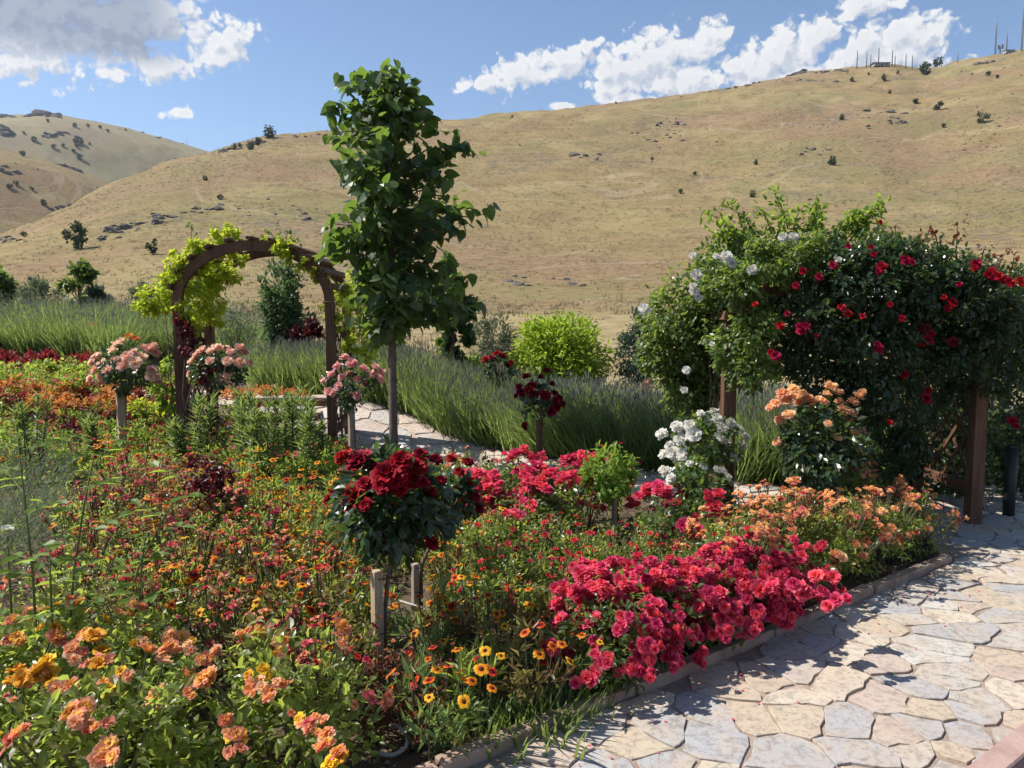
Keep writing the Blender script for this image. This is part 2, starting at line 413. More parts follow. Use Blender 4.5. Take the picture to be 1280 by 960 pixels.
# ------------------------------------------------------------------ ground, hills
def grass_hill_mat(name, far=0.0):
    m, t, out = newmat(name)
    tc = t.new('ShaderNodeTexCoord'); P = tc.outputs['Object']
    geo = t.new('ShaderNodeNewGeometry')
    big = t.noise(P, .018, 5, .55, .4); mid = t.noise(P, .07, 7, .66, .5); fine = t.noise(P, 1.3, 6, .7); fine2 = t.noise(P, .30, 7, .7, .4)
    c = t.ramp(t.rng(mid, .30, .70, interp='LINEAR'), [(0, (.15, .098, .052)), (.35, (.205, .146, .07)), (.6, (.25, .185, .088)), (1, (.20, .165, .07))])
    c = t.mix(t.m('MULTIPLY', t.rng(t.m('ADD', big, t.m('MULTIPLY', t.m('SUBTRACT', mid, .5), .4)), .455, .60), .8), c, (.205, .125, .08))   # bare reddish earth
    big2 = t.noise(P, .024, 5, .55, .5)
    c = t.mix(t.m('MULTIPLY', t.rng(t.m('ADD', big2, t.m('MULTIPLY', t.m('SUBTRACT', fine2, .5), .35)), .48, .62), .6 + far * .25), c, (.155, .15, .062))   # greener sweeps
    c = t.mix(t.m('MULTIPLY', t.rng(t.noise(P, .045, 4, .5), .54, .66), .5), c, (.31, .25, .125))     # straw
    stony = t.m('MULTIPLY', t.rng(t.noise(P, .028, 4, .6, .8), .51, .64), t.rng(t.noise(P, .35, 6, .72), .47, .6))
    c = t.mix(t.m('MULTIPLY', stony, .9), c, (.12, .10, .09))
    c = t.mix(t.m('MULTIPLY', t.rng(fine2, .52, .62), .6), c, (.125, .09, .05))
    c = t.mix(t.m('MULTIPLY', t.rng(fine, .44, .6), .6), c, (.28, .225, .115))
    tr = t.noise(P, .012, 3, .5, 1.5); trk = t.m('MULTIPLY', t.m('SUBTRACT', 1.0, t.rng(t.m('ABSOLUTE', t.m('SUBTRACT', tr, .5)), .0, .006)), .45)
    c = t.mix(trk, c, (.33, .27, .18))     # faint animal trails
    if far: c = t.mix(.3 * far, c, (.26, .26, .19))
    bp = t.new('ShaderNodeBump'); bp.inputs['Strength'].default_value = .8; bp.inputs['Distance'].default_value = .3
    t.put(bp.inputs['Height'], t.m('ADD', fine, t.m('MULTIPLY', fine2, 1.2)))
    p = pbsdf(t, c, .95, .05, bp.outputs[0]); t.l.new(p.outputs[0], out.inputs[0]); return m
def ground_mat():
    m, t, out = newmat('garden_soil')
    tc = t.new('ShaderNodeTexCoord'); P = tc.outputs['Object']
    n = t.noise(P, 3, 9, .65, .2); n2 = t.noise(P, 22, 6, .7)
    c = t.ramp(t.rng(n, .3, .7, interp='LINEAR'), [(0, (.055, .038, .027)), (.5, (.10, .07, .05)), (1, (.17, .125, .09))])
    c = t.mix(t.m('MULTIPLY', t.rng(n2, .6, .72), .5), c, (.26, .2, .15))
    sp = t.new('ShaderNodeSeparateXYZ'); t.l.new(P, sp.inputs[0])
    rr = t.m('SQRT', t.m('ADD', t.m('MULTIPLY', sp.outputs[0], sp.outputs[0]), t.m('MULTIPLY', sp.outputs[1], sp.outputs[1])))
    k = t.rng(t.m('ADD', rr, t.m('MULTIPLY', t.noise(P, .4, 4), 5)), 15.5, 19)
    dry = t.ramp(t.rng(t.noise(P, 1.1, 8, .7), .35, .66, interp='LINEAR'), [(0, (.17, .125, .065)), (.5, (.27, .21, .11)), (1, (.32, .26, .14))])
    bp = t.new('ShaderNodeBump'); bp.inputs['Strength'].default_value = .8; bp.inputs['Distance'].default_value = .03; t.put(bp.inputs['Height'], t.m('ADD', n, t.m('MULTIPLY', n2, .4)))
    p = pbsdf(t, t.mix(k, c, dry), .95, .1, bp.outputs[0]); t.l.new(p.outputs[0], out.inputs[0]); return m
az = np.concatenate([np.linspace(-math.pi, -.75, 40, endpoint=False), np.linspace(-.75, .75, 620), np.linspace(.75, math.pi, 41)[1:]])
def polar(name, rr, zf, mat):
    b = MB(); A, Rr = np.meshgrid(az, rr); Z = zf(A, Rr)
    V = np.stack([Rr * np.sin(A), Rr * np.cos(A), Z], -1).reshape(-1, 3)
    na = len(az); i = np.arange(len(rr) - 1)[:, None]; j = np.arange(na - 1)[None]
    q = np.stack([i * na + j, (i + 1) * na + j, (i + 1) * na + j + 1, i * na + j + 1], -1).reshape(-1, 4)[:, ::-1]
    b.add(V, q, 0, True)
    return b.build(name, mat)
o = polar('ground', np.concatenate([[.01, .5, 1.2], np.linspace(2, R0, 90)]), lambda A, r: garden_z(r * np.sin(A), r * np.cos(A)), ground_mat()); tag(o, kind='structure', label='dark garden soil turning to dry grass')
hr = np.concatenate([np.linspace(R0, 120, 70), np.linspace(121.5, 520, 200)])
o = polar('hillside', hr, hill_z, grass_hill_mat('dry_grass')); tag(o, kind='structure', label='dry golden grass hillside')
hr2 = np.concatenate([np.linspace(520, 1000, 90), np.linspace(1040, 3200, 14)])
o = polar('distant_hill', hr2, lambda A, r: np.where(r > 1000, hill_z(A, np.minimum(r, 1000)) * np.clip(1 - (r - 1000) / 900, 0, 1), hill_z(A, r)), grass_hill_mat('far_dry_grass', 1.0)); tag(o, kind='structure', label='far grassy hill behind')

# ------------------------------------------------------------------ flagstone paths
def clip_poly(poly, n, c):
    out = []
    for i in range(len(poly)):
        a, b2 = poly[i], poly[(i + 1) % len(poly)]
        da, db = a @ n - c, b2 @ n - c
        if da <= 0: out.append(a)
        if (da < 0) != (db < 0) and da != db: out.append(a + (b2 - a) * (da / (da - db)))
    return out
def flagstones(seeds, clipf, zf, b, gap, th, rng):
    seeds = np.array(seeds)
    for i, s in enumerate(seeds):
        dd = np.hypot(*(seeds - s).T); nb = np.argsort(dd)[1:26]
        poly = [s + np.array(q) * .9 for q in ((-1, -1), (1, -1), (1, 1), (-1, 1))]
        for j in nb:
            n = (seeds[j] - s) / dd[j]; poly = clip_poly(poly, n, n @ (s + seeds[j]) / 2 - gap * rng.uniform(.3, 2.2))
            if len(poly) < 3: break
        if len(poly) < 3: continue
        poly = clipf(s, poly)
        if poly is None or len(poly) < 3: continue
        # roughen the outline
        pts = []; c = np.mean(poly, 0)
        for k in range(len(poly)):
            a, e = poly[k], poly[(k + 1) % len(poly)]
            m = max(1, int(np.linalg.norm(e - a) / .055))
            for q in range(m):
                p = a + (e - a) * (q / m)
                pts.append(p + (c - p) * rng.uniform(0, .035) + rng.normal(0, .0075, 2))
        pts = np.array(pts)
        if len(pts) < 5: continue
        # pull sharp corners in
        pts = .92 * pts + .04 * np.roll(pts, 1, 0) + .04 * np.roll(pts, -1, 0)
        c = pts.mean(0); n = len(pts)
        tilt = rng.normal(0, .006, 2); hz = rng.uniform(-.003, .004)
        def lift(p2, z): return np.array([[x, y, float(zf(x, y)) + z + hz + (np.array([x, y]) - c) @ tilt] for x, y in p2])
        r0 = lift(pts, -.02); r1 = lift(pts + (c - pts) * .006, th * .75); r2 = lift(pts + (c - pts) * .025, th)
        r3 = lift(pts + (c - pts) * .5, th + rng.uniform(-.001, .002)); cc = lift(c[None], th)
        V = np.concatenate([r0, r1, r2, r3, cc]); Fc = []
        for k in range(n):
            k2 = (k + 1) % n
            for lv in range(3): Fc.append((lv * n + k, lv * n + k2, lv * n + n + k2, lv * n + n + k))
            Fc.append((3 * n + k, 3 * n + k2, 4 * n))
        b.add(V, Fc, 0)
def stone_mat(name, stops, wear=1.0):
    m, t, out = newmat(name)
    g = t.new('ShaderNodeNewGeometry'); tc = t.new('ShaderNodeTexCoord'); P = tc.outputs['Object']
    c = t.ramp(g.outputs['Random Per Island'], stops, 'CONSTANT')
    n = t.noise(P, 5, 8, .62, .5); n2 = t.noise(P, 38, 6, .7); n3 = t.noise(P, 1.7, 4, .6)
    c = t.mix(t.m('MULTIPLY', t.rng(n, .45, .62), .55), c, (.44, .35, .26))
    c = t.mix(t.m('MULTIPLY', t.rng(n2, .48, .62), .6), c, (.22, .18, .15))
    c = t.mix(t.m('MULTIPLY', t.rng(n3, .5, .66), .5), c, (.38, .29, .23))
    n4 = t.noise(P, 11, 7, .72, 1.2); c = t.mix(t.m('MULTIPLY', t.rng(n4, .54, .64), .5), c, (.19, .165, .145))
    bp = t.new('ShaderNodeBump'); bp.inputs['Strength'].default_value = .55; bp.inputs['Distance'].default_value = .012
    t.put(bp.inputs['Height'], t.m('ADD', n, t.m('MULTIPLY', n2, .35)))
    p = pbsdf(t, c, .8, .25, bp.outputs[0]); t.l.new(p.outputs[0], out.inputs[0]); return m
mort = noisy_mat('sandy_mortar', [(0, (.20, .15, .12)), (.5, (.30, .235, .185)), (1, (.38, .31, .25))], 9, .95, .1, .8, .012)
stones = stone_mat('flagstone', [(0, (.45, .375, .28)), (.14, (.35, .35, .355)), (.26, (.44, .36, .27)), (.40, (.42, .385, .34)), (.52, (.50, .44, .35)), (.64, (.36, .345, .33)), (.74, (.43, .35, .295)), (.86, (.46, .44, .40))])
KA = G(590, 960)[:2]; KB = G(1190, 705)[:2]; KC = G(1163, 662)[:2]
kd = (KB - KA) / np.linalg.norm(KB - KA); kn = np.array([-kd[1], kd[0]])
kd2 = (KC - KB) / np.linalg.norm(KC - KB); kn2 = np.array([-kd2[1], kd2[0]])
RA = G(1238, 962)[:2]; RB = G(1282, 922)[:2]; rd = (RB - RA) / np.linalg.norm(RB - RA)
rd = nrm(rd * .3 + kd * .7); rn = np.array([rd[1], -rd[0]])
rng = np.random.RandomState(11); seeds = []
for _ in range(9000):
    p = rng.uniform([-2.5, 0.2], [8.5, 9.5]); lo = rng.choice([.09, .15, .21, .31])
    if all(np.hypot(*(p - q)) > lo for q in seeds[-2500:]): seeds.append(p)
def clip_main(s, poly):
    t1 = (s - KA) @ kd; L = np.linalg.norm(KB - KA)
    if s[0] > KC[0] + .05 and s[1] > 4.6:
        poly = clip_poly(poly, kn2, kn2 @ KB)
        if (s - KB) @ kn2 > .05: return None
    else:
        if (s - KA) @ kn > .05: return None
        poly = clip_poly(poly, kn, kn @ KA)
    if (s - RA) @ rn > .1: return None
    return clip_poly(poly, rn, rn @ RA)
b = MB(); flagstones(seeds, clip_main, lambda x, y: .006, b, .0028, .008, rng)
# mortar bed under the stones (one sheet)
far = 7.5
M1 = KA - kd * 4; M2 = KB; M3 = KC + kd2 * 3.2; M5 = RA + rd * 9; M6 = RA - rd * 4
mb = MB(); mb.add([(p[0], p[1], .006) for p in (M1, M2, M3, np.array([8.5, M3[1]]), M5, M6)], [(5, 4, 3, 2, 1, 0)][0:1], 0)
b.add(np.concatenate([v for v in mb.V]), [(5, 4, 3, 2, 1, 0)], 1)
o = b.build('path', [stones, mort]); tag(o, kind='structure', label='crazy paving path of cream and blue grey flagstones')
# back path
bc = [np.array(q) for q in ((2.3, 6.7), (1.2, 7.35), (.3, 7.95), (-.6, 8.7), (-1.4, 9.35), (-2.6, 10.1), (-4.2, 10.8), (-6, 11.2))]
def strip_d(p):
    best = 9
    for a, e in zip(bc[:-1], bc[1:]):
        tt = np.clip((p - a) @ (e - a) / ((e - a) @ (e - a)), 0, 1); best = min(best, np.linalg.norm(p - a - (e - a) * tt))
    return best
seeds = []
for _ in range(6000):
    p = rng.uniform([-6.5, 6], [3, 12])
    if strip_d(p) < .95 and all(np.hypot(*(p - q)) > .26 for q in seeds): seeds.append(p)
pale = stone_mat('pinkish_flagstone', [(0, (.60, .49, .42)), (.25, (.52, .44, .40)), (.5, (.62, .53, .47)), (.75, (.50, .47, .45))])
b = MB(); flagstones(seeds, lambda s, p: p if strip_d(s) < .46 else None, lambda x, y: float(garden_z(x, y)) + .012, b, .016, .012, rng)
N = 60; cen = []
for k in range(N + 1):
    u = k / N * (len(bc) - 1); i = min(int(u), len(bc) - 2); cen.append(bc[i] + (bc[i + 1] - bc[i]) * (u - i))
cen = np.array(cen); dv = nrm(np.gradient(cen, axis=0)); nv = np.stack([-dv[:, 1], dv[:, 0]], -1)
V = []; cols = np.linspace(-.6, .6, 7)
for k in range(N + 1):
    for cx in cols:
        p = cen[k] + nv[k] * cx; V.append((p[0], p[1], float(garden_z(*p)) + .010))
Fc = np.array([(k * 7 + j, (k + 1) * 7 + j, (k + 1) * 7 + j + 1, k * 7 + j + 1) for k in range(N) for j in range(6)])[:, ::-1]
b.add(V, Fc, 1, True)
o = b.build('garden_walk', [pale, noisy_mat('pale_mortar', [(0, (.34, .27, .23)), (1, (.46, .38, .33))], 8, .95, .1)]); tag(o, kind='structure', label='narrow pinkish stone walk behind the flower bed')
# edging boards
edge_m = noisy_mat('weathered_edging', [(0, (.20, .13, .10)), (.5, (.33, .235, .18)), (1, (.42, .32, .26))], 7, .85, .2, .5, .006)
b = MB()
def edging(p, q, w=.065, h=.075):
    L = np.linalg.norm(q - p); n = max(1, int(round(L / .95))); d = (q - p) / L; ang = math.atan2(d[1], d[0])
    for k in range(n):
        c = p + d * (L * (k + .5) / n) + rng.normal(0, .004, 2)
        rot = Matrix.Rotation(ang + rng.normal(0, .008), 3, 'Z') @ Matrix.Rotation(rng.normal(0, .006), 3, 'Y')
        box(b, (c[0], c[1], h / 2 - .02 + rng.normal(0, .003)), (L / n - .008, w, h), 0, rot, .006)
edging(KA - kd * 3 + kn * .033, KB + kn * .033); edging(KB + kn2 * .033, KC + kd2 * .4 + kn2 * .033)
o = b.build('kerb', edge_m); tag(o, kind='structure', label='low weathered edging along the flower bed')
b = MB(); edging(RA - rd * 3 + rn * .045, RA + rd * 9 + rn * .045, .09, .11)
o = b.build('kerb', noisy_mat('pink_kerb', [(0, (.30, .19, .16)), (1, (.44, .31, .27))], 8, .85, .2)); tag(o, kind='structure', label='pinkish kerb along the right side of the path')
# ------------------------------------------------------------------ plant materials
L_rose = leaf_mat('rose_leaf', [(.04, .08, .025), (.055, .10, .03), (.075, .125, .035), (.045, .08, .03)], (.36, .50, .08), .38, .32, .55)
L_dark = leaf_mat('dark_rose_leaf', [(.022, .048, .022), (.032, .062, .026), (.042, .075, .03), (.05, .045, .025)], (.18, .30, .06), .3, .28, .6)
L_bed = leaf_mat('bed_leaf', [(.075, .12, .028), (.10, .15, .034), (.12, .17, .04), (.13, .14, .045), (.14, .09, .045)], (.62, .74, .12), .46, .36, .5)
L_climb = leaf_mat('light_rose_leaf', [(.055, .10, .028), (.075, .13, .034), (.10, .155, .04), (.06, .10, .034)], (.42, .56, .09), .4, .36, .45)
L_lime = leaf_mat('lime_leaf', [(.24, .32, .025), (.32, .40, .035), (.19, .29, .022), (.38, .42, .05)], (.74, .82, .07), .5, .5, .25)
L_fresh = leaf_mat('fresh_green_leaf', [(.08, .15, .025), (.11, .19, .03), (.14, .22, .04)], (.5, .66, .08), .45, .45, .3)
L_tree = leaf_mat('tree_leaf', [(.026, .05, .018), (.036, .068, .022), (.05, .085, .026), (.032, .058, .02)], (.28, .44, .06), .35, .42, .4)
L_maroon = leaf_mat('maroon_leaf', [(.045, .008, .012), (.08, .012, .018), (.03, .007, .01)], (.28, .03, .03), .3, .45, .3)
L_coleusr = leaf_mat('dark_red_leaf', [(.13, .015, .02), (.20, .03, .03), (.08, .012, .016)], (.45, .05, .05), .35, .5, .25)
L_coleuso = leaf_mat('orange_leaf', [(.50, .16, .05), (.55, .26, .07), (.42, .10, .05), (.60, .36, .10)], (.8, .35, .08), .4, .5, .25)
L_lav = leaf_mat('lavender_blade', [(.13, .20, .055), (.17, .245, .075), (.20, .26, .095), (.12, .19, .05), (.21, .22, .13)], (.48, .62, .16), .45, .6, .15)
L_grey = leaf_mat('grey_green_leaf', [(.09, .12, .075), (.13, .16, .10), (.07, .10, .06)], (.25, .32, .14), .25, .6, .2)
L_blue = leaf_mat('blue_green_leaf', [(.04, .075, .05), (.06, .10, .07), (.08, .12, .085)], (.15, .24, .12), .25, .55, .2)
L_hill = leaf_mat('hill_shrub_leaf', [(.025, .045, .02), (.04, .06, .025), (.05, .07, .03)], (.1, .15, .04), .2, .6, .2)
L_olean = leaf_mat('oleander_leaf', [(.075, .13, .035), (.10, .16, .05), (.13, .18, .07)], (.45, .58, .12), .38, .4, .4)
L_red = leaf_mat('reddish_young_leaf', [(.14, .03, .02), (.10, .045, .02), (.17, .05, .03)], (.4, .12, .06), .35, .5, .3)
M_stem = noisy_mat('green_stem', [(0, (.05, .07, .03)), (1, (.11, .10, .05))], 20, .7, .3, .3, .003)
M_gstem = noisy_mat('light_green_cane', [(0, (.09, .13, .04)), (1, (.16, .17, .06))], 20, .6, .3, .3, .003)
M_bark = noisy_mat('grey_brown_bark', [(0, (.09, .065, .05)), (.5, (.16, .12, .095)), (1, (.23, .18, .145))], 14, .9, .15, .9, .01)
M_stake = wood_mat('pale_stake_wood', (.33, .24, .15), (.50, .39, .26), (60, 60, 3))
M_stakeg = wood_mat('grey_stake_wood', (.28, .22, .17), (.40, .33, .27))
M_brown = wood_mat('brown_stained_wood', (.085, .042, .026), (.17, .09, .05), (45, 45, 2.5))
M_dred = petal_mat('dark_red_petal', [(0, (.16, .002, .008)), (.5, (.30, .004, .016)), (1, (.36, .008, .02))], .35, .008, .22)
M_red = petal_mat('crimson_petal', [(0, (.30, .004, .02)), (1, (.50, .012, .04))], .3, .012, .25)
M_coral = petal_mat('coral_pink_petal', [(0, (.65, .03, .07)), (.5, (.82, .075, .155)), (1, (.88, .17, .27))], .2, .014, .5)
M_apri = petal_mat('apricot_petal', [(0, (.86, .46, .05)), (.4, (.88, .48, .15)), (.75, (.86, .36, .20)), (1, (.84, .36, .28))], .14, .03, .5)
M_yel = petal_mat('yellow_petal', [(0, (.72, .36, .02)), (1, (.85, .50, .05))], .2, .02, .3)
M_peach = petal_mat('peach_petal', [(0, (.90, .54, .34)), (.6, (.91, .62, .48)), (1, (.92, .72, .62))], .08, .018, .58)
M_peacho = petal_mat('peach_orange_petal', [(0, (.90, .48, .18)), (.6, (.91, .56, .32)), (1, (.92, .64, .45))], .08, .02, .58)
M_pink = petal_mat('pink_petal', [(0, (.88, .48, .38)), (.6, (.90, .50, .48)), (1, (.91, .66, .64))], .08, .015, .58)
M_white = petal_mat('white_petal', [(0, (.70, .66, .54)), (.5, (.80, .78, .72)), (1, (.86, .84, .81))], .06, .004, .55)
M_gail = petal_mat('orange_ray_petal', [(0, (.16, .012, .01)), (.38, (.42, .05, .012)), (.6, (.72, .17, .015)), (1, (.80, .34, .02))], .3, .03, .3)
M_gaily = petal_mat('yellow_ray_petal', [(0, (.20, .03, .01)), (.45, (.66, .18, .012)), (1, (.82, .48, .03))], .25, .02, .3)
M_spent = petal_mat('faded_red_petal', [(0, (.34, .07, .05)), (1, (.55, .17, .12))], .4, .03, .3)
M_smred = petal_mat('small_red_petal', [(0, (.42, .01, .02)), (1, (.60, .04, .07))], .3, .012, .25)
M_smpink = petal_mat('rosy_petal', [(0, (.58, .12, .07)), (1, (.76, .27, .18))], .3, .03, .28)
M_disc = noisy_mat('dark_flower_disc', [(0, (.05, .012, .008)), (1, (.16, .05, .02))], 60, .9, .1, .8, .01)

# ------------------------------------------------------------------ blooms (unit radius, looking up +Z)
def rose_bloom(name, mat, layers, seed, nu=5, nv=4):
    r = np.random.RandomState(seed); b = MB(); ox, oy = r.normal(0, .05, 2)
    for li, (n, r0, r1, h0, h1, curl, hw) in enumerate(layers):
        ph = r.uniform(0, 6.28)
        for k in range(n):
            a0 = ph + 6.2832 * k / n + r.normal(0, .2); sc = r.uniform(.78, 1.15); ruf = r.uniform(0, 6.28); op = r.uniform(-.10, .16); lift_ = r.uniform(-.1, .14); hw2 = hw * r.uniform(.75, 1.2); V = []
            for j in range(nv):
                v = j / (nv - 1)
                for i in range(nu):
                    u = i / (nu - 1) * 2 - 1
                    wv = hw2 * (.45 + .55 * math.sin(math.pi * min(.25 + v * .5, .75)))
                    if j == nv - 1: wv *= .8
                    edge = (1 - .2 * u * u + .10 * math.cos(5 * u + ruf)) if j == nv - 1 else 1
                    rho = (r0 + (r1 - r0) * v ** .8) * sc + op * v + (curl * r.uniform(.5, 1.5) if j == nv - 1 else 0) + .05 * abs(u) * v + .06 * math.sin(4 * u + ruf) * v * v
                    h = (h0 + (h1 - h0) * v ** .75 * edge) * sc + lift_ * v - (curl * .6 if j == nv - 1 else 0) + .07 * math.sin(5 * u + ruf * 2) * v * v
                    a = a0 + u * wv
                    V.append((rho * math.cos(a) + ox * h, rho * math.sin(a) + oy * h, h))
            Fc = [(j * nu + i, j * nu + i + 1, (j + 1) * nu + i + 1, (j + 1) * nu + i) for j in range(nv - 1) for i in range(nu - 1)]
            b.add(V, Fc, 0, True)
    allv = np.concatenate(b.V); k_ = 1 / np.percentile(np.hypot(allv[:, 0], allv[:, 1]), 97)
    b.V = [v * k_ for v in b.V]
    return b.mesh(name, [mat])
LY_FULL = [(3, .03, .17, .05, .74, .03, 1.2), (4, .1, .34, .02, .80, .07, 1.0), (5, .18, .55, 0, .72, .11, .82), (6, .22, .78, -.05, .52, .14, .70), (7, .2, .98, -.1, .24, .12, .62)]
LY_BALL = [(3, .03, .2, .1, .78, .03, 1.2), (5, .1, .42, .02, .82, .06, .9), (6, .2, .68, 0, .68, .1, .72), (7, .22, .88, -.1, .42, .1, .62), (7, .2, .96, -.2, .08, .1, .6), (6, .15, .85, -.3, -.2, .08, .6)]
LY_DENSE = [(4, .03, .2, .1, .72, .05, 1.0), (6, .1, .42, .05, .76, .08, .72), (8, .2, .64, .02, .64, .12, .55), (9, .22, .84, -.08, .42, .14, .48), (9, .2, .98, -.15, .14, .14, .46)]
LY_MINI = [(3, .05, .25, .05, .6, .05, 1.1), (5, .12, .6, 0, .55, .12, .75), (5, .15, .95, -.05, .25, .12, .68)]
def bloomset(nm, mat, ly, k=3, nu=5, nv=4): return [rose_bloom(nm, mat, ly, 31 * i + len(nm), nu, nv) for i in range(k)]
B_dred = bloomset('dark_red_bloom', M_dred, LY_BALL); B_red = bloomset('crimson_bloom', M_red, LY_BALL, 3, 3, 3)
B_coral = bloomset('coral_bloom', M_coral, LY_BALL, 4); B_apri = bloomset('apricot_bloom', M_apri, LY_FULL, 5) + bloomset('apricot_bloom', M_peacho, LY_FULL, 2); B_yel = bloomset('yellow_bloom', M_yel, LY_FULL, 2)
B_peach = bloomset('peach_bloom', M_peach, LY_BALL, 4); B_peacho = bloomset('peach_orange_bloom', M_peacho, LY_BALL, 4); B_pink = bloomset('pink_bloom', M_pink, LY_BALL, 3, 3, 3)
B_white = bloomset('white_bloom', M_white, LY_BALL, 3); B_apmini = bloomset('small_apricot_bloom', M_apri, LY_MINI, 3, 3, 3); B_smred = bloomset('small_red_bloom', M_smred, LY_MINI, 3, 3, 3)
B_spentm = bloomset('faded_bloom', M_spent, LY_MINI, 2, 3, 3); B_smpink = bloomset('rosy_bloom', M_smpink, LY_MINI, 2, 3, 3)
def daisy(nm, mat, seed):
    r = np.random.RandomState(seed); b = MB(); n = 13
    for k in range(n):
        a = 6.283 * k / n + r.normal(0, .08); L = r.uniform(.8, 1.05); dr = r.uniform(-.25, .12)
        c, s = math.cos(a), math.sin(a); V = []
        for q, wd, z in ((.2, .09, .05), (.6, .19, .08), (.9, .2, .03 + dr * .5), (1.0, .1, dr)):
            for sg in (-1, 1): V.append((c * q * L - s * sg * wd, s * q * L + c * sg * wd, z))
        b.add(V, [(0, 1, 3, 2), (2, 3, 5, 4), (4, 5, 7, 6)], 0)
    V = [(0, 0, .24)]
    for j, (rr, z) in enumerate(((.2, .2), (.32, .08), (.33, 0))):
        V += [(rr * math.cos(6.283 * i / 10), rr * math.sin(6.283 * i / 10), z) for i in range(10)]
    Fc = [(0, 1 + i, 1 + (i + 1) % 10) for i in range(10)] + [(1 + j * 10 + i, 11 + j * 10 + i, 11 + j * 10 + (i + 1) % 10, 1 + j * 10 + (i + 1) % 10) for j in range(2) for i in range(10)]
    b.add(V, Fc, 1, True)
    return b.mesh(nm, [mat, M_disc])
B_gail = [daisy('orange_flower', M_gail, 1), daisy('orange_flower', M_gail, 2), daisy('yellow_flower', M_gaily, 3)]

def bloom(parent, meshes, pos, nrmv, rad, name='bloom', r=random):
    d = Vector([float(v) for v in nrmv]).normalized()
    q = d.to_track_quat('Z', 'Y') @ Matrix.Rotation(r.uniform(0, 6.28), 3, 'Z').to_quaternion()
    o = link(name, r.choice(meshes), parent, pos, q.to_euler(), rad * r.uniform(.9, 1.1))
    return o
def clump_pts(rng, cen, rad, n, fill=.5):
    """n points inside each of the clumps"""
    cen = np.asarray(cen, float).reshape(-1, 3); rad = np.asarray(rad, float)
    if rad.ndim == 0: rad = np.full((len(cen), 3), float(rad))
    if rad.ndim == 1: rad = np.repeat(rad[:, None], 3, 1)
    k = np.repeat(np.arange(len(cen)), n)
    d = nrm(rng.normal(size=(len(k), 3))); rr = rng.rand(len(k)) ** fill
    return cen[k] + d * rr[:, None] * rad[k], d
def leaves(b, rng, P, out, size, ratio=.55, t='leaf', mat=0, droop=.25, up=.8, rnd=.55, outw=.6, sv=.35):
    n = len(P)
    D = nrm(out * outw + rng.normal(size=(n, 3)) * rnd + np.array([0, 0, -droop]))
    Nn = nrm(np.array([0, 0, up]) + out * .35 + rng.normal(size=(n, 3)) * .45)
    L = size * (1 + rng.uniform(-sv, sv, n))
    emit(b, t, P, D, Nn, L, L * ratio, mat)
def dome_centres(rng, n, rx, ry, z0, z1, shell=.55):
    """clump centres spread in the shell of an ellipsoid between heights z0 and z1"""
    d = nrm(rng.normal(size=(n, 3))); rr = shell + (1 - shell) * rng.rand(n, 1) ** .6
    c = d * rr * np.array([rx, ry, (z1 - z0) / 2]); c[:, 2] += (z0 + z1) / 2
    return c

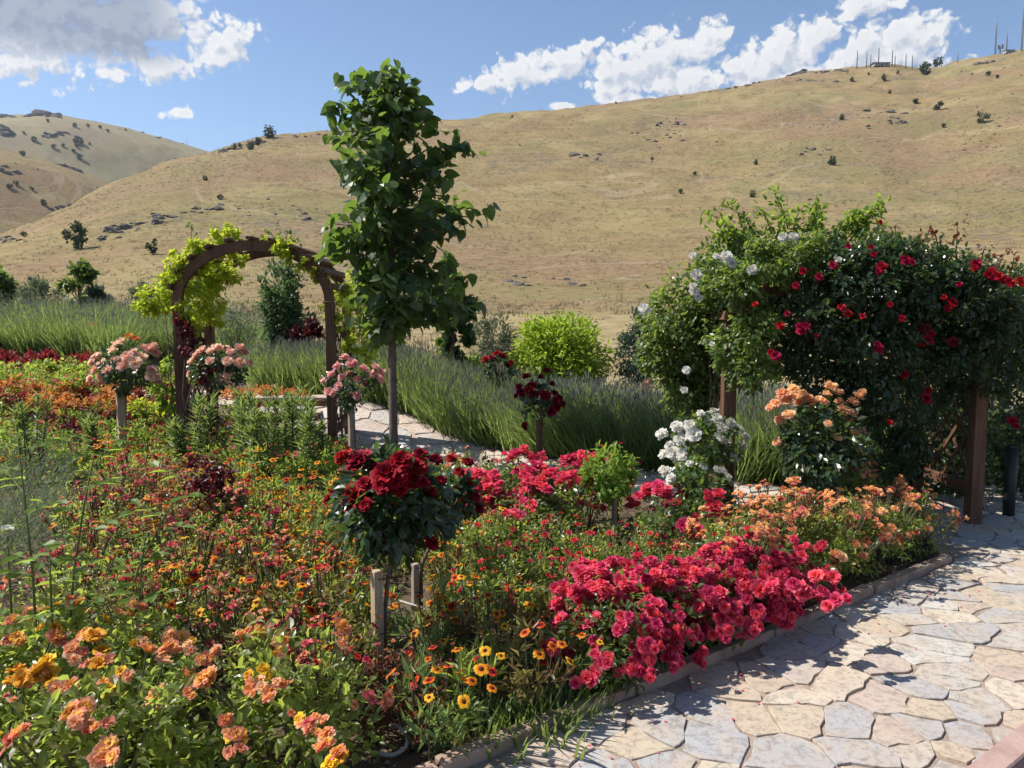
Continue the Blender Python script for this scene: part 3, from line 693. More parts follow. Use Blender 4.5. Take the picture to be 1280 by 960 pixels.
# ------------------------------------------------------------------ standard roses
def standard_rose(label, stake, Y, crown, blooms, bset, leafm, nleaf=620, lsize=.05, stake_m=None, stake_w=.035, second=None, seed=1, stem_lean=0, depth=1.0, name='standard_rose', stems=True, group='standard roses in the flower bed'):
    """stake: px of the stake, base py; crown: centre px,py and half sizes in px; blooms: (px,py,r px)"""
    rng = np.random.RandomState(seed); rr = random.Random(seed)
    sx, sy0, sy1 = stake
    bp = W(sx, sy1, Y); gz = float(garden_z(bp[0], Y)); base = np.array([bp[0], Y, gz])
    root = tag(empty(name, base), label, 'rose tree', group)
    cx, cy, hx, hy = crown; C = W(cx, cy, Y) - base; ax = hx / F * Y; azz = hy / F * Y; ay = ax * depth
    b = MB()
    cc = dome_centres(rng, max(14, nleaf // 26), ax * .82, ay * .82, C[2] - azz * .85, C[2] + azz * .8, .3); cc[:, :2] += C[:2]
    P, d = clump_pts(rng, cc, min(ax, azz) * .30, nleaf // len(cc) + 1)
    leaves(b, rng, P, nrm(P - C), lsize, .62)
    fo = b.build('foliage', leafm, root)
    b = MB()
    for k in range(9):
        e = cc[rng.randint(len(cc))]; m = C * .5 + e * .5 + rng.normal(0, .02, 3); tube(b, [np.array([C[0] * .5 + .02, 0, C[2] - azz]), m, e], [.006, .004, .002], 5)
    top = C[2] - azz * .6
    tube(b, [np.array([.03, -.01, -.03]), np.array([.028 + stem_lean * .5, .01, top * .5]), np.array([C[0] * .6 + .02, 0, top])], [.012, .011, .009], 6)
    b.build('stem', M_stem if leafm is not L_dark else M_bark, root)
    if stake_m is not None:
        b = MB(); h = W(sx, sy0, Y)[2] - gz + .04
        box(b, (0, -.02, h / 2 - .05), (stake_w, stake_w * .9, h + .1), 0, Matrix.Rotation(math.radians(40), 3, 'Z'), .003)
        s = b.build('stake', stake_m, root)
        for hh in (h * .45, h * .93):
            b = MB(); a = np.linspace(0, 6.283, 13); tube(b, np.stack([.014 + (.034 + stake_w * .1) * np.cos(a), -.008 + .03 * np.sin(a), hh + 0 * a], -1), .0022, 4)
            b.build('tie', mats_tie, s)
    if second:
        b = MB(); p2 = W(second[0], second[1], Y + second[2]) - base
        h2 = p2[2]
        box(b, (p2[0], second[2], h2 / 2 - .04), (.03, .03, h2 + .08), 0, None, .003); b.build('stake', M_stakeg, root)
    for (px, py, r) in blooms:
        p = W(px, py, Y) - base - C; q = (p[0] / ax) ** 2 + (p[2] / azz) ** 2
        yy = -ay * math.sqrt(max(.02, 1 - min(q, .98))) * rr.uniform(.45, .95) if rr.random() < .8 else ay * rr.uniform(.0, .4)
        pos = p + C; pos[1] = yy
        # keep the bloom at its place for its own depth
        kf = (Y + yy) / Y; world = (pos[0] + base[0]) * kf - base[0]; wz = (pos[2] + gz - CAMZ) * kf + CAMZ - gz
        pos = np.array([world, yy, wz]); n = nrm(np.array([p[0] / ax, yy / ay - .25, p[2] / azz * .8 + .75]))
        bloom(root, bset, pos - n * r / F * Y * .3, n, r / F * Y * .78, 'bloom', rr)
    return root
mats_tie = noisy_mat('black_tie', [(0, (.02, .02, .02)), (1, (.04, .04, .04))], 10, .6)
def scatter_blooms(rng, cx, cy, hx, hy, n, r, rv=.2, top=.2):
    o = []
    while len(o) < n:
        x, y = rng.uniform(-1, 1, 2)
        if x * x + y * y > 1 or y > 1 - top * 2 + .6 * rng.rand(): continue
        o.append((cx + x * hx, cy + y * hy, r * rng.uniform(1 - rv, 1 + rv)))
    return o
EXTRA = np.random.RandomState(3)
Yf = G(475, 850)[1]
standard_rose('large dark red standard rose in front, tied to a pale square stake', (474, 722, 850), Yf, (492, 632, 84, 78),
    [(448, 572, 24), (428, 568, 17), (466, 580, 15), (440, 618, 27), (418, 612, 18), (408, 622, 12), (455, 603, 14), (486, 590, 25), (502, 572, 21), (478, 605, 17), (470, 592, 14), (522, 580, 18), (515, 596, 16), (528, 566, 15),
     (546, 572, 12), (540, 612, 13), (530, 600, 11), (476, 670, 11), (543, 678, 13), (530, 668, 9), (500, 610, 12), (494, 622, 10), (455, 630, 12), (436, 634, 13), (553, 598, 9)], B_dred, L_dark, 1500, .058, M_stake, .042, seed=5)
standard_rose('small dark red standard rose half hidden behind the large dark red one', (520, 712, 768), G(520, 766)[1], (566, 622, 36, 50),
    [(564, 571, 12), (586, 575, 11), (575, 588, 9), (578, 622, 10), (577, 637, 11), (600, 634, 11), (570, 610, 8), (590, 600, 8), (596, 620, 8), (560, 650, 8)], B_dred, L_dark, 500, .05, M_stakeg, .034, seed=6)
standard_rose('peach pink standard rose, leftmost, on a pale stake beside maroon leaves', (155, 488, 572), 8.2, (157, 462, 46, 34),
    [(120, 444, 9), (112, 452, 8), (126, 452, 9), (133, 462, 9), (116, 462, 9), (124, 470, 9), (134, 470, 8), (146, 428, 10), (154, 424, 8), (140, 436, 8), (158, 444, 11), (168, 452, 11), (152, 456, 9), (166, 438, 8), (178, 444, 9), (187, 434, 10), (194, 430, 8),
     (180, 432, 8), (196, 440, 8), (190, 462, 8), (197, 470, 9), (200, 476, 8), (188, 470, 8), (174, 462, 8), (143, 448, 9), (110, 472, 7)], B_peach, L_dark, 900, .055, M_stake, .075, seed=7)
standard_rose('pink and white standard rose at the foot of the left arch post', (268, 490, 572), 8.1, (274, 462, 44, 32),
    [(244, 442, 8), (252, 436, 9), (262, 437, 8), (270, 432, 9), (280, 434, 9), (288, 438, 8), (300, 432, 9), (306, 438, 8), (284, 450, 9), (300, 452, 9), (294, 448, 7), (280, 472, 9), (290, 468, 8), (312, 452, 8), (238, 450, 8), (236, 466, 8), (262, 450, 8), (248, 456, 7)],
    B_peach, L_dark, 900, .055, None, seed=8)
standard_rose('pink standard rose on a thin grey stake in front of the right arch post', (440, 515, 566), 8.0, (440, 478, 40, 32),
    [(430, 444, 10), (440, 452, 10), (420, 456, 8), (412, 466, 8), (404, 474, 8), (436, 464, 8), (426, 470, 8), (455, 458, 8), (466, 466, 9), (474, 470, 8), (478, 464, 8), (470, 456, 7), (448, 472, 9), (456, 478, 7), (408, 488, 8), (414, 490, 8), (438, 490, 8), (446, 493, 8), (422, 482, 8), (462, 484, 7), (478, 474, 7)],
    B_pink, L_dark, 700, .05, M_stakeg, .05, seed=9)
standard_rose('small crimson standard rose on a brown stake before the lavender', (674, 530, 582), 7.4, (673, 502, 31, 27),
    [(684, 461, 8), (658, 468, 8), (664, 480, 10), (676, 482, 10), (690, 478, 8), (650, 488, 8), (654, 494, 8), (668, 492, 9), (682, 492, 9), (694, 490, 8), (700, 496, 8), (672, 502, 9), (686, 504, 9), (698, 508, 8), (704, 504, 7), (648, 482, 7), (690, 514, 9), (655, 533, 7), (660, 486, 8), (676, 470, 7), (644, 494, 6), (696, 500, 7)],
    B_dred, L_dark, 520, .045, M_brown, .05, seed=10)
standard_rose('far dark red rose rising above the lavender beside the lime shrub', (620, 470, 560), 9.6, (621, 460, 24, 18),
    [(622, 441, 9), (630, 444, 7), (606, 448, 8), (636, 456, 8), (614, 446, 6), (640, 452, 6)], B_dred, L_dark, 300, .05, None, seed=11)
standard_rose('leafy green standard rose with few buds on a bare brown stem', (767, 622, 684), G(767, 690)[1], (760, 590, 40, 38),
    [(733, 601, 5), (752, 556, 4), (742, 566, 4), (790, 585, 4), (800, 577, 5), (776, 553, 4)], B_smred, L_fresh, 1100, .042, M_stakeg, .03, seed=12, depth=1)
standard_rose('taller white standard rose behind the lower white one', (900, 575, 640), 5.45, (880, 552, 56, 42),
    [(826, 541, 11), (845, 531, 11), (855, 537, 12), (862, 530, 11), (868, 542, 13), (860, 553, 10), (850, 548, 10), (840, 564, 11), (828, 566, 10), (852, 565, 10), (880, 520, 9), (892, 512, 11), (898, 522, 10), (885, 526, 8), (906, 533, 12), (915, 528, 11), (908, 552, 12), (924, 533, 12), (930, 555, 11), (933, 545, 9), (920, 572, 9), (928, 570, 8), (918, 564, 8), (876, 515, 8), (902, 544, 9), (835, 556, 9), (846, 572, 8)],
    B_white, L_rose, 900, .05, M_brown, .05, seed=13)
standard_rose('lower white rose bush in front, leafy with scattered white blooms', (868, 640, 690), 5.05, (868, 612, 46, 50),
    [(832, 588, 11), (838, 596, 9), (826, 585, 8), (853, 571, 8), (862, 578, 7), (880, 582, 8), (906, 588, 9), (912, 596, 8), (898, 586, 8), (915, 603, 7), (832, 608, 9), (840, 613, 8), (826, 612, 7), (879, 620, 7), (842, 637, 8), (893, 656, 9), (845, 585, 8)],
    B_white, L_rose, 1100, .045, None, seed=14)
standard_rose('tall peach orange rose bush in front of the dark rose pergola', (1025, 600, 650), 5.1, (1022, 556, 60, 62),
    [(968, 503, 10), (978, 490, 12), (990, 484, 12), (1002, 490, 10), (984, 498, 11), (998, 500, 11), (1010, 496, 11), (1016, 506, 9), (1040, 480, 13), (1048, 488, 10), (1034, 490, 9), (1075, 492, 11), (1068, 500, 10), (1080, 488, 8), (974, 522, 11), (985, 516, 10), (1057, 510, 12), (1066, 514, 10), (1050, 500, 9), (1062, 524, 8), (1036, 528, 7), (1048, 545, 8), (1070, 540, 8), (1080, 536, 7), (970, 552, 7), (992, 494, 10), (1024, 498, 9), (962, 508, 8), (1030, 500, 9)],
    B_peacho, L_dark, 1700, .055, None, seed=15, stem_lean=.02)

# ------------------------------------------------------------------ young shade tree
Yt = 7.7
tb = W(492, 592, Yt); tb[2] = float(garden_z(tb[0], Yt))
tree = tag(empty('young_tree', tb), 'slender young tree with broad dark green leaves rising above the whole garden', 'tree')
rng = np.random.RandomState(21)
def tz(py): return W(492, py, Yt)[2] - tb[2]
b = MB(); tube(b, [(0, 0, -.05), (.004, 0, .5), (.0, .01, tz(415)), (.01, 0, tz(300)), (-.01, 0, tz(200)), (-.02, 0, tz(120)), (-.02, 0, tz(82))], [.05, .044, .04, .03, .02, .012, .006], 9)
b.build('trunk', M_bark, tree)
bl = MB(); fl = MB()
prof = [(82, -14, 8), (105, -52, 36), (135, -58, 60), (165, -94, 74), (185, -66, 94), (205, -106, 76), (240, -74, 114), (265, -82, 116), (290, -98, 80), (320, -98, 66), (350, -66, 92), (380, -56, 98), (405, -24, 66)]
PY = [p[0] for p in prof]
for k in range(76):
    py = 92 + (412 - 92) * ((k + rng.rand()) / 76); side = k * 2.399 + rng.normal(0, .3)
    c, s = math.cos(side), math.sin(side)
    ext = np.interp(py, PY, [p[1] for p in prof]) if c < 0 else np.interp(py, PY, [p[2] for p in prof])
    ext = abs(ext) / F * Yt * rng.uniform(.55, 1.12); z0 = tz(py) - ext * .35 + .0
    A = np.array([0, 0, max(z0, tz(418))]); mx_ = ext * (abs(c) if abs(c) > .5 else .85)
    E = np.array([c * ext, s * ext * .9, tz(py) + rng.normal(0, .03)]); M = (A + E) / 2 + np.array([0, 0, .06 + .06 * rng.rand()])
    tube(bl, [A, M, E], [.011, .008, .003], 5)
    n = int(12 + ext * 34)
    tt = rng.uniform(.22, 1.05, n)[:, None]; P = A * (1 - tt) ** 2 + 2 * M * tt * (1 - tt) + E * tt ** 2 + rng.normal(0, .06, (n, 3))
    out = nrm(np.tile(np.array([c, s, 0.15]), (n, 1)) + rng.normal(0, .3, (n, 3)))
    leaves(fl, rng, P, out, .112, .84, 'heart', 0, .5, .8, .7, .5, .55)
n = 46; zz = rng.uniform(tz(170), tz(76), n); P = np.stack([rng.normal(-.02, .06, n), rng.normal(0, .06, n), zz], -1)
leaves(fl, rng, P, nrm(rng.normal(size=(n, 3)) * np.array([1, 1, .3])), .10, .8, 'heart', 0, .2, .8, .5, .6, .4)
bl.build('branches', M_bark, tree); fl.build('foliage', L_tree, tree)

# ------------------------------------------------------------------ timber arches
def arch(name, label, xl, xr, Y0, Y1, z0, spring, rise, post=.095, slats=11, cat='arch', under=True, sides=True, nseg=22):
    root = tag(empty(name, ((xl + xr) / 2, (Y0 + Y1) / 2, z0)), label, cat)
    hw = (xr - xl) / 2; cy0 = (Y0 - Y1) / 2; cy1 = -cy0
    for yy in (cy0, cy1):
        for sx in (-hw, hw):
            b = MB(); box(b, (sx, yy, spring / 2 - .05), (post, post, spring + .1), 0, None, .008); b.build('post', M_brown, root)
        b = MB(); pr = []
        for k in range(nseg + 1):
            a = math.pi * k / nseg
            for rr_, z_ in ((1, 0), (1, 0)):
                pass
            co, si = math.cos(a), math.sin(a)
            ro, ri = hw + post * .5, hw - post * .55
            zo, zi = rise + .0, rise - .11
            for (r_, zr) in ((ro, zo), (ri, zi)):
                for dy in (-.032, .032): pr.append((-co * r_, yy + dy, spring + .003 + si * zr))
        Fc = []
        for k in range(nseg):
            a0 = k * 4; b0 = a0 + 4
            Fc += [(a0, a0 + 1, b0 + 1, b0), (a0 + 2, b0 + 2, b0 + 3, a0 + 3), (a0, b0, b0 + 2, a0 + 2), (a0 + 1, a0 + 3, b0 + 3, b0 + 1)]
        Fc += [(0, 2, 3, 1), (nseg * 4, nseg * 4 + 1, nseg * 4 + 3, nseg * 4 + 2)]
        b.add(pr, Fc, 0); b.build('curved_rib', M_brown, root)
    for k in range(slats):
        a = math.pi * (k + .9) / (slats + .8); co, si = math.cos(a), math.sin(a)
        p = (-co * (hw + post * .5 + .022), spring + si * (rise + .022))
        b = MB(); rot = Matrix.Rotation(-(a - math.pi / 2) * -1, 3, 'Y'); box(b, (p[0], 0, p[1]), (.07, (Y1 - Y0) + .22, .035), 0, Matrix.Rotation(a - math.pi / 2, 3, 'Y'), .004); b.build('slat', M_brown, root)
    if sides:
        for sx in (-hw, hw):
            for hz in (spring * .18, spring * .82):
                b = MB(); box(b, (sx, 0, hz), (.05, (Y1 - Y0) - post - .004, .085), 0, None, .005); b.build('side_rail', M_brown, root)
            w = (Y1 - Y0) - post; zb, zt = spring * .18 + .045, spring * .82 - .045
            b = MB()
            for q in range(-2, 5):
                for sg in (1, -1):
                    ya, yb = -w / 2 + .002, w / 2 - .002; za = zb + (zt - zb) * q / 4; zb2 = za + (yb - ya) * 1.15
                    # clip the lath between the two rails
                    t0 = max(0, (zb - za) / (zb2 - za)); t1 = min(1, (zt - za) / (zb2 - za))
                    if t1 - t0 < .12: continue
                    pa = (sx + .007 * sg, sg * (ya + (yb - ya) * t0), za + (zb2 - za) * t0); pb_ = (sx + .007 * sg, sg * (ya + (yb - ya) * t1), za + (zb2 - za) * t1)
                    beam(b, pa, pb_, .012, .03, 0, .002)
            b.build('trellis', M_brown, root)
    return root
YA = 8.45
xl = W(227, 500, YA)[0]; xr = W(415, 500, YA)[0]
arch('garden_arch', 'brown timber garden arch with curved top, over the steps and walk', xl, xr, YA, YA + .85, 0.0, 1.74, .66)
YP = 5.76
arch('rose_pergola', 'brown timber pergola smothered by climbing roses at the path end', 1.63, 3.52, YP, YP + .85, 0.0, 1.48, .44)

def px_clumps(lst):
    """(px, py, depth, radius px, weight) -> centres, radii"""
    c = np.array([W(p[0], p[1], p[2]) for p in lst]); r = np.array([p[3] / F * p[2] for p in lst]); return c, r
def keep(): pass
def vine(name, label, cat, clumps, density, size, mat, seed, t='leaf', droop=.35, ratio=.6, base=None, flat=1.0, parts=None, fill=.5, upw=.8, group=None):
    rng = np.random.RandomState(seed); c, r = px_clumps(clumps)
    gx, gy = base if base is not None else (c[:, 0].mean(), c[:, 1].mean()); gz = float(garden_z(gx, gy))
    root = tag(empty(name, (gx, gy, gz)), label, cat, group); O = np.array([gx, gy, gz])
    b = MB()
    for ci, ri, cl in zip(c, r, clumps):
        n = max(6, int(density * (ri / .1) ** 2 * (cl[4] if len(cl) > 4 else 1)))
        k = max(3, n // 22); sub = ci + nrm(rng.normal(size=(k, 3))) * ri * (.25 + .7 * rng.rand(k, 1) ** .6)
        P, d = clump_pts(rng, sub, ri * .36, n // k + 1, fill)
        leaves(b, rng, P - O, nrm(nrm(P - ci) + np.array([0, 0, .1])), size, ratio, t, 0, droop, upw)
    b.build('foliage', mat, root)
    b = MB(); low = c[np.argsort(c[:, 2])]
    near = c[np.argsort(np.hypot(c[:, 0] - O[0], c[:, 1] - O[1]) + .2 * rng.rand(len(c)))]
    for k in range(3):
        e = near[k] - O; q = np.array([rng.normal(0, .05), rng.normal(0, .05), 0]); m = np.array([e[0] * .55 + rng.normal(0, .08), e[1] * .55, e[2] * .6])
        tube(b, [q, m * .6 + q * .4 + rng.normal(0, .03, 3), m, e], [.014, .011, .009, .004], 5)
    b.build('stem', M_bark, root)
    return root, O, c, r
gc1 = vine('golden_climber', 'golden yellow leaved climber spilling over the left shoulder of the arch', 'climber',
     [(192, 374, 8.5, 20), (212, 355, 8.5, 20), (205, 380, 8.7, 17), (232, 335, 8.5, 18), (250, 322, 8.6, 17), (262, 312, 8.6, 16), (282, 298, 8.7, 16), (292, 288, 8.8, 10), (228, 360, 8.8, 20), (255, 345, 9.1, 20),
      (275, 335, 9.1, 16), (288, 345, 9.2, 14), (262, 375, 9.0, 20), (245, 398, 8.9, 17), (272, 392, 9.0, 14), (225, 318, 8.6, 9), (180, 382, 8.5, 12), (238, 312, 8.5, 12), (220, 332, 8.4, 12), (250, 365, 8.5, 14), (232, 385, 8.4, 12), (270, 300, 8.5, 12), (285, 310, 8.5, 9), (265, 355, 9.2, 14), (243, 418, 8.8, 9), (296, 322, 9.0, 10), (272, 308, 8.6, 12)], 120, .055, L_lime, 41, base=(xl - .12, YA + .2))
gc2 = vine('golden_climber', 'thinner yellow green climber on the right shoulder and post of the arch', 'climber',
     [(345, 306, 8.42, 12), (358, 314, 8.42, 14), (372, 320, 8.42, 14), (386, 328, 8.45, 12), (398, 342, 8.45, 10), (332, 303, 8.5, 8), (362, 304, 8.6, 6), (338, 312, 8.9, 7), (395, 332, 8.6, 6), (412, 385, 8.5, 14), (428, 365, 9.0, 18), (448, 350, 9.1, 16), (442, 385, 9.1, 20), (455, 410, 9.2, 18), (460, 445, 9.2, 16), (425, 405, 8.5, 12), (440, 430, 9.0, 14), (470, 400, 9.2, 14), (465, 470, 9.0, 12), (405, 350, 8.5, 9)], 100, .055, L_lime, 42, base=(xr + .12, YA + .3))
vine('maroon_climber', 'dark maroon leaved climber hugging the left arch post', 'climber',
     [(232, 405, 8.35, 13), (238, 420, 8.35, 15), (246, 436, 8.3, 14), (232, 435, 8.35, 13), (240, 455, 8.3, 13), (262, 472, 7.9, 9), (262, 490, 7.9, 8), (256, 455, 8.0, 9), (264, 512, 7.9, 9), (262, 535, 7.9, 8), (225, 415, 8.4, 8)], 90, .055, L_maroon, 43, base=(xl + .1, YA - .2))
vine('leafy_shrub', 'yellow green leafy shrub at the foot of the left arch post', 'shrub', [(212, 455, 8.7, 14), (205, 478, 8.6, 15), (214, 500, 8.5, 14), (200, 505, 8.5, 12), (222, 478, 8.6, 10)], 90, .06, L_fresh, 44)

# climbing roses over the pergola
wr, O, c, r = vine('climbing_rose', 'white flowered climbing rose with mid green leaves over the left half of the pergola', 'climbing rose',
     [(850, 400, 6.2, 46), (835, 440, 6.2, 36), (870, 450, 6.2, 42), (880, 365, 6.1, 42), (915, 340, 6.0, 44), (945, 318, 6.0, 36), (905, 400, 6.0, 46), (990, 325, 6.0, 34), (940, 370, 5.9, 44), (862, 490, 6.3, 32), (885, 480, 6.3, 28), (925, 425, 6.2, 36), (1020, 322, 6.0, 28), (845, 470, 6.3, 26), (980, 345, 6.0, 36),
      (822, 410, 6.4, 22), (930, 360, 5.45, 32),  (945, 410, 5.45, 34), (940, 460, 5.5, 30), (950, 330, 5.5, 30), (985, 330, 5.5, 30), (1010, 315, 5.5, 26), (905, 445, 5.6, 22), (905, 350, 5.6, 30), (910, 430, 5.7, 28), (905, 312, 6.1, 18), (1055, 318, 6.1, 20), (870, 520, 6.3, 20), (958, 440, 6.5, 30), (945, 468, 6.4, 14, .5)], 170, .047, L_climb, 51, base=(1.62, 6.1))
rr_ = random.Random(4)
for (px, py, R) in [(866, 320, 6), (908, 322, 9), (915, 330, 7), (940, 338, 9), (871, 345, 9), (868, 365, 9), (872, 372, 7), (866, 357, 6), (806, 386, 9), (980, 297, 8), (992, 296, 8), (858, 463, 7), (855, 488, 6), (895, 320, 6), (1048, 325, 6), (890, 430, 5)]:
    bloom(wr, B_white, W(px, py, 5.3) - O, (rr_.uniform(-.3, .2), -.7, .6), R * .85 / F * 5.3, 'bloom', rr_)
rd_, O, c, r = vine('climbing_rose', 'red flowered climbing rose with dark leaves over the right half of the pergola', 'climbing rose',
     [(1010, 370, 5.75, 46), (1150, 450, 5.6, 34), (1190, 440, 5.55, 30), (1215, 450, 5.5, 22), (1160, 500, 5.8, 30), (1195, 480, 5.9, 26), (1140, 540, 5.9, 30), (1130, 590, 5.9, 28), (1205, 545, 6.3, 26), (1200, 600, 6.3, 26), (1250, 470, 5.6, 26), (1262, 510, 5.8, 24), (1090, 480, 5.5, 36), (1050, 490, 5.6, 34), (1125, 500, 5.6, 34), (1205, 345, 5.5, 24), (1230, 355, 5.5, 22), (1250, 372, 5.5, 24), (1215, 340, 6.4, 24), (1255, 360, 6.4, 28), (1290, 385, 6.0, 34), (1040, 320, 5.5, 28), (1080, 315, 5.45, 28), (1120, 315, 5.45, 28), (1160, 330, 5.45, 30), (1195, 345, 5.45, 30), (1225, 365, 5.45, 30), (1245, 395, 5.5, 28), (1230, 410, 5.45, 22), (1250, 420, 5.5, 24), (1200, 375, 5.4, 30), (1060, 350, 5.4, 36), (1110, 360, 5.4, 36), (1150, 370, 5.4, 34), (1020, 400, 5.4, 36), (1070, 420, 5.4, 38), (1120, 425, 5.45, 36), (1050, 345, 5.7, 46), (1095, 335, 5.7, 48), (1140, 345, 5.7, 46), (1185, 360, 5.7, 46), (1230, 375, 5.75, 44), (1265, 390, 5.8, 40), (1000, 410, 5.7, 44), (1050, 400, 5.6, 52), (1100, 395, 5.6, 52), (1150, 400, 5.65, 48), (1195, 410, 5.7, 42), (1240, 425, 5.8, 40), (965, 400, 5.9, 34), (1020, 455, 5.7, 44), (1065, 455, 5.6, 46), (1110, 450, 5.7, 40), (1290, 430, 5.9, 40), (1300, 480, 6.0, 40), (1285, 530, 6.1, 32),
      (1080, 505, 5.9, 36), (1110, 530, 6.1, 34), (1140, 480, 6.3, 34), (1100, 570, 6.2, 32), (1145, 560, 6.6, 36), (1200, 520, 6.9, 40), (1190, 470, 6.8, 36), (1195, 580, 6.9, 40), (1150, 610, 6.8, 32), (1275, 590, 6.5, 30), (1180, 440, 6.2, 34), (1262, 560, 6.6, 26), (1030, 510, 6.1, 36), (1240, 450, 6.0, 30), (1120, 322, 5.9, 20), (1070, 318, 5.9, 20), (1230, 480, 7.2, 40), (1225, 560, 7.3, 40), (1000, 455, 6.2, 30), (1280, 640, 6.6, 30), (1240, 610, 7.2, 36), (1185, 625, 7.0, 30)], 150, .044, L_dark, 52, base=(3.75, 6.1))
for (px, py, R) in [(995, 357, 7), (1003, 339, 7), (975, 407, 7), (984, 392, 5), (1002, 411, 10), (1008, 407, 7), (1102, 334, 9), (1098, 340, 6), (1132, 325, 9), (1140, 328, 7), (1024, 346, 7), (1042, 332, 7), (1040, 329, 5), (1052, 384, 6), (1060, 392, 7), (1099, 436, 9), (1097, 430, 6), (1155, 410, 10), (1160, 425, 8), (1152, 428, 8), (1163, 417, 7), (1138, 446, 9), (1131, 468, 7), (1158, 498, 9), (1160, 488, 6),
     (1180, 372, 6), (1191, 378, 9), (1185, 385, 6), (1220, 330, 9), (1218, 335, 7), (1236, 344, 9), (1248, 346, 9), (1255, 350, 9), (1262, 353, 8), (1276, 352, 8), (1243, 341, 6), (1199, 355, 6), (1218, 402, 7), (1190, 427, 9), (1265, 526, 8), (1270, 532, 7), (1088, 309, 5), (1112, 381, 6), (1078, 395, 5), (970, 445, 8), (1128, 398, 6), (964, 440, 6), (1112, 528, 5), (1030, 589, 7), (1067, 583, 6), (1100, 278, 5), (1092, 318, 6), (1060, 308, 5), (1240, 338, 6), (1020, 420, 5), (944, 380, 5)]:
    y = 5.0 + .12 * rr_.random() + (.35 if px > 1130 and py > 400 else 0) + (.15 if px > 1180 else 0)
    bloom(rd_, B_red, W(px, py, y) - O, (rr_.uniform(-.3, .3), -.75, .5), R * .82 / F * y, 'bloom', rr_)
# long arching shoots over the top
def shoots(root, O, lst, lm, size, seed, name='shoot'):
    rng = np.random.RandomState(seed)
    for (x0, y0, x1, y1, Y, n) in lst:
        n = int(n * 1.7)
        a, e = W(x0, y0, Y) - O, W(x1, y1, Y + rng.uniform(-.2, .1)) - O; m = (a + e) / 2 + np.array([0, 0, .05])
        b = MB(); tube(b, [a, m, e], [.006, .004, .002], 5, 1)
        tt = np.linspace(.05, 1, n)[:, None]; P = a * (1 - tt) ** 2 + 2 * m * tt * (1 - tt) + e * tt ** 2 + rng.normal(0, .028, (n, 3))
        leaves(b, rng, P, nrm(rng.normal(size=(n, 3)) + np.array([0, 0, .3])), size, .6, 'leaf', 0, .1, .9, .5, .8)
        b.build(name, [lm, M_stem], root)
shoots(wr, np.array(wr.location), [(930, 300, 878, 265, 6, 34), (950, 300, 905, 255, 6, 36), (985, 285, 966, 240, 6, 36), (965, 290, 945, 264, 6, 28), (1015, 290, 1024, 255, 6, 40), (1030, 290, 1012, 262, 6, 30), (1048, 295, 1085, 262, 6, 40), (1060, 305, 1104, 250, 6, 44), (1070, 310, 1098, 258, 6, 40), (1050, 310, 1075, 270, 6, 36), (1000, 320, 1022, 262, 6, 30), (935, 315, 900, 278, 6, 26), (1040, 315, 1060, 268, 6, 28), (975, 310, 985, 268, 6, 26), (1085, 315, 1108, 285, 6, 22), (1075, 300, 1080, 275, 6, 30), (920, 315, 890, 290, 6, 26), (840, 380, 820, 372, 6.2, 18), (990, 300, 1000, 262, 6, 24)], L_fresh, .055, 61)
shoots(rd_, np.array(rd_.location), [(1175, 320, 1162, 282, 5.8, 16), (1195, 325, 1197, 276, 5.8, 18), (1225, 335, 1233, 308, 5.8, 14), (1262, 345, 1272, 320, 5.8, 12), (1120, 305, 1118, 282, 5.8, 14), (1245, 340, 1262, 316, 5.8, 12), (1150, 315, 1148, 300, 5.8, 12)], L_red, .04, 62)
shoots(gc1[0], gc1[1], [(240, 325, 239, 280, 8.7, 16), (262, 310, 268, 285, 8.7, 12)], L_tree, .05, 63)
shoots(gc2[0], gc2[1], [(345, 310, 336, 288, 8.6, 12), (355, 312, 362, 286, 8.6, 14), (350, 312, 350, 284, 8.6, 10), (365, 315, 374, 296, 8.6, 10)], L_tree, .045, 64)
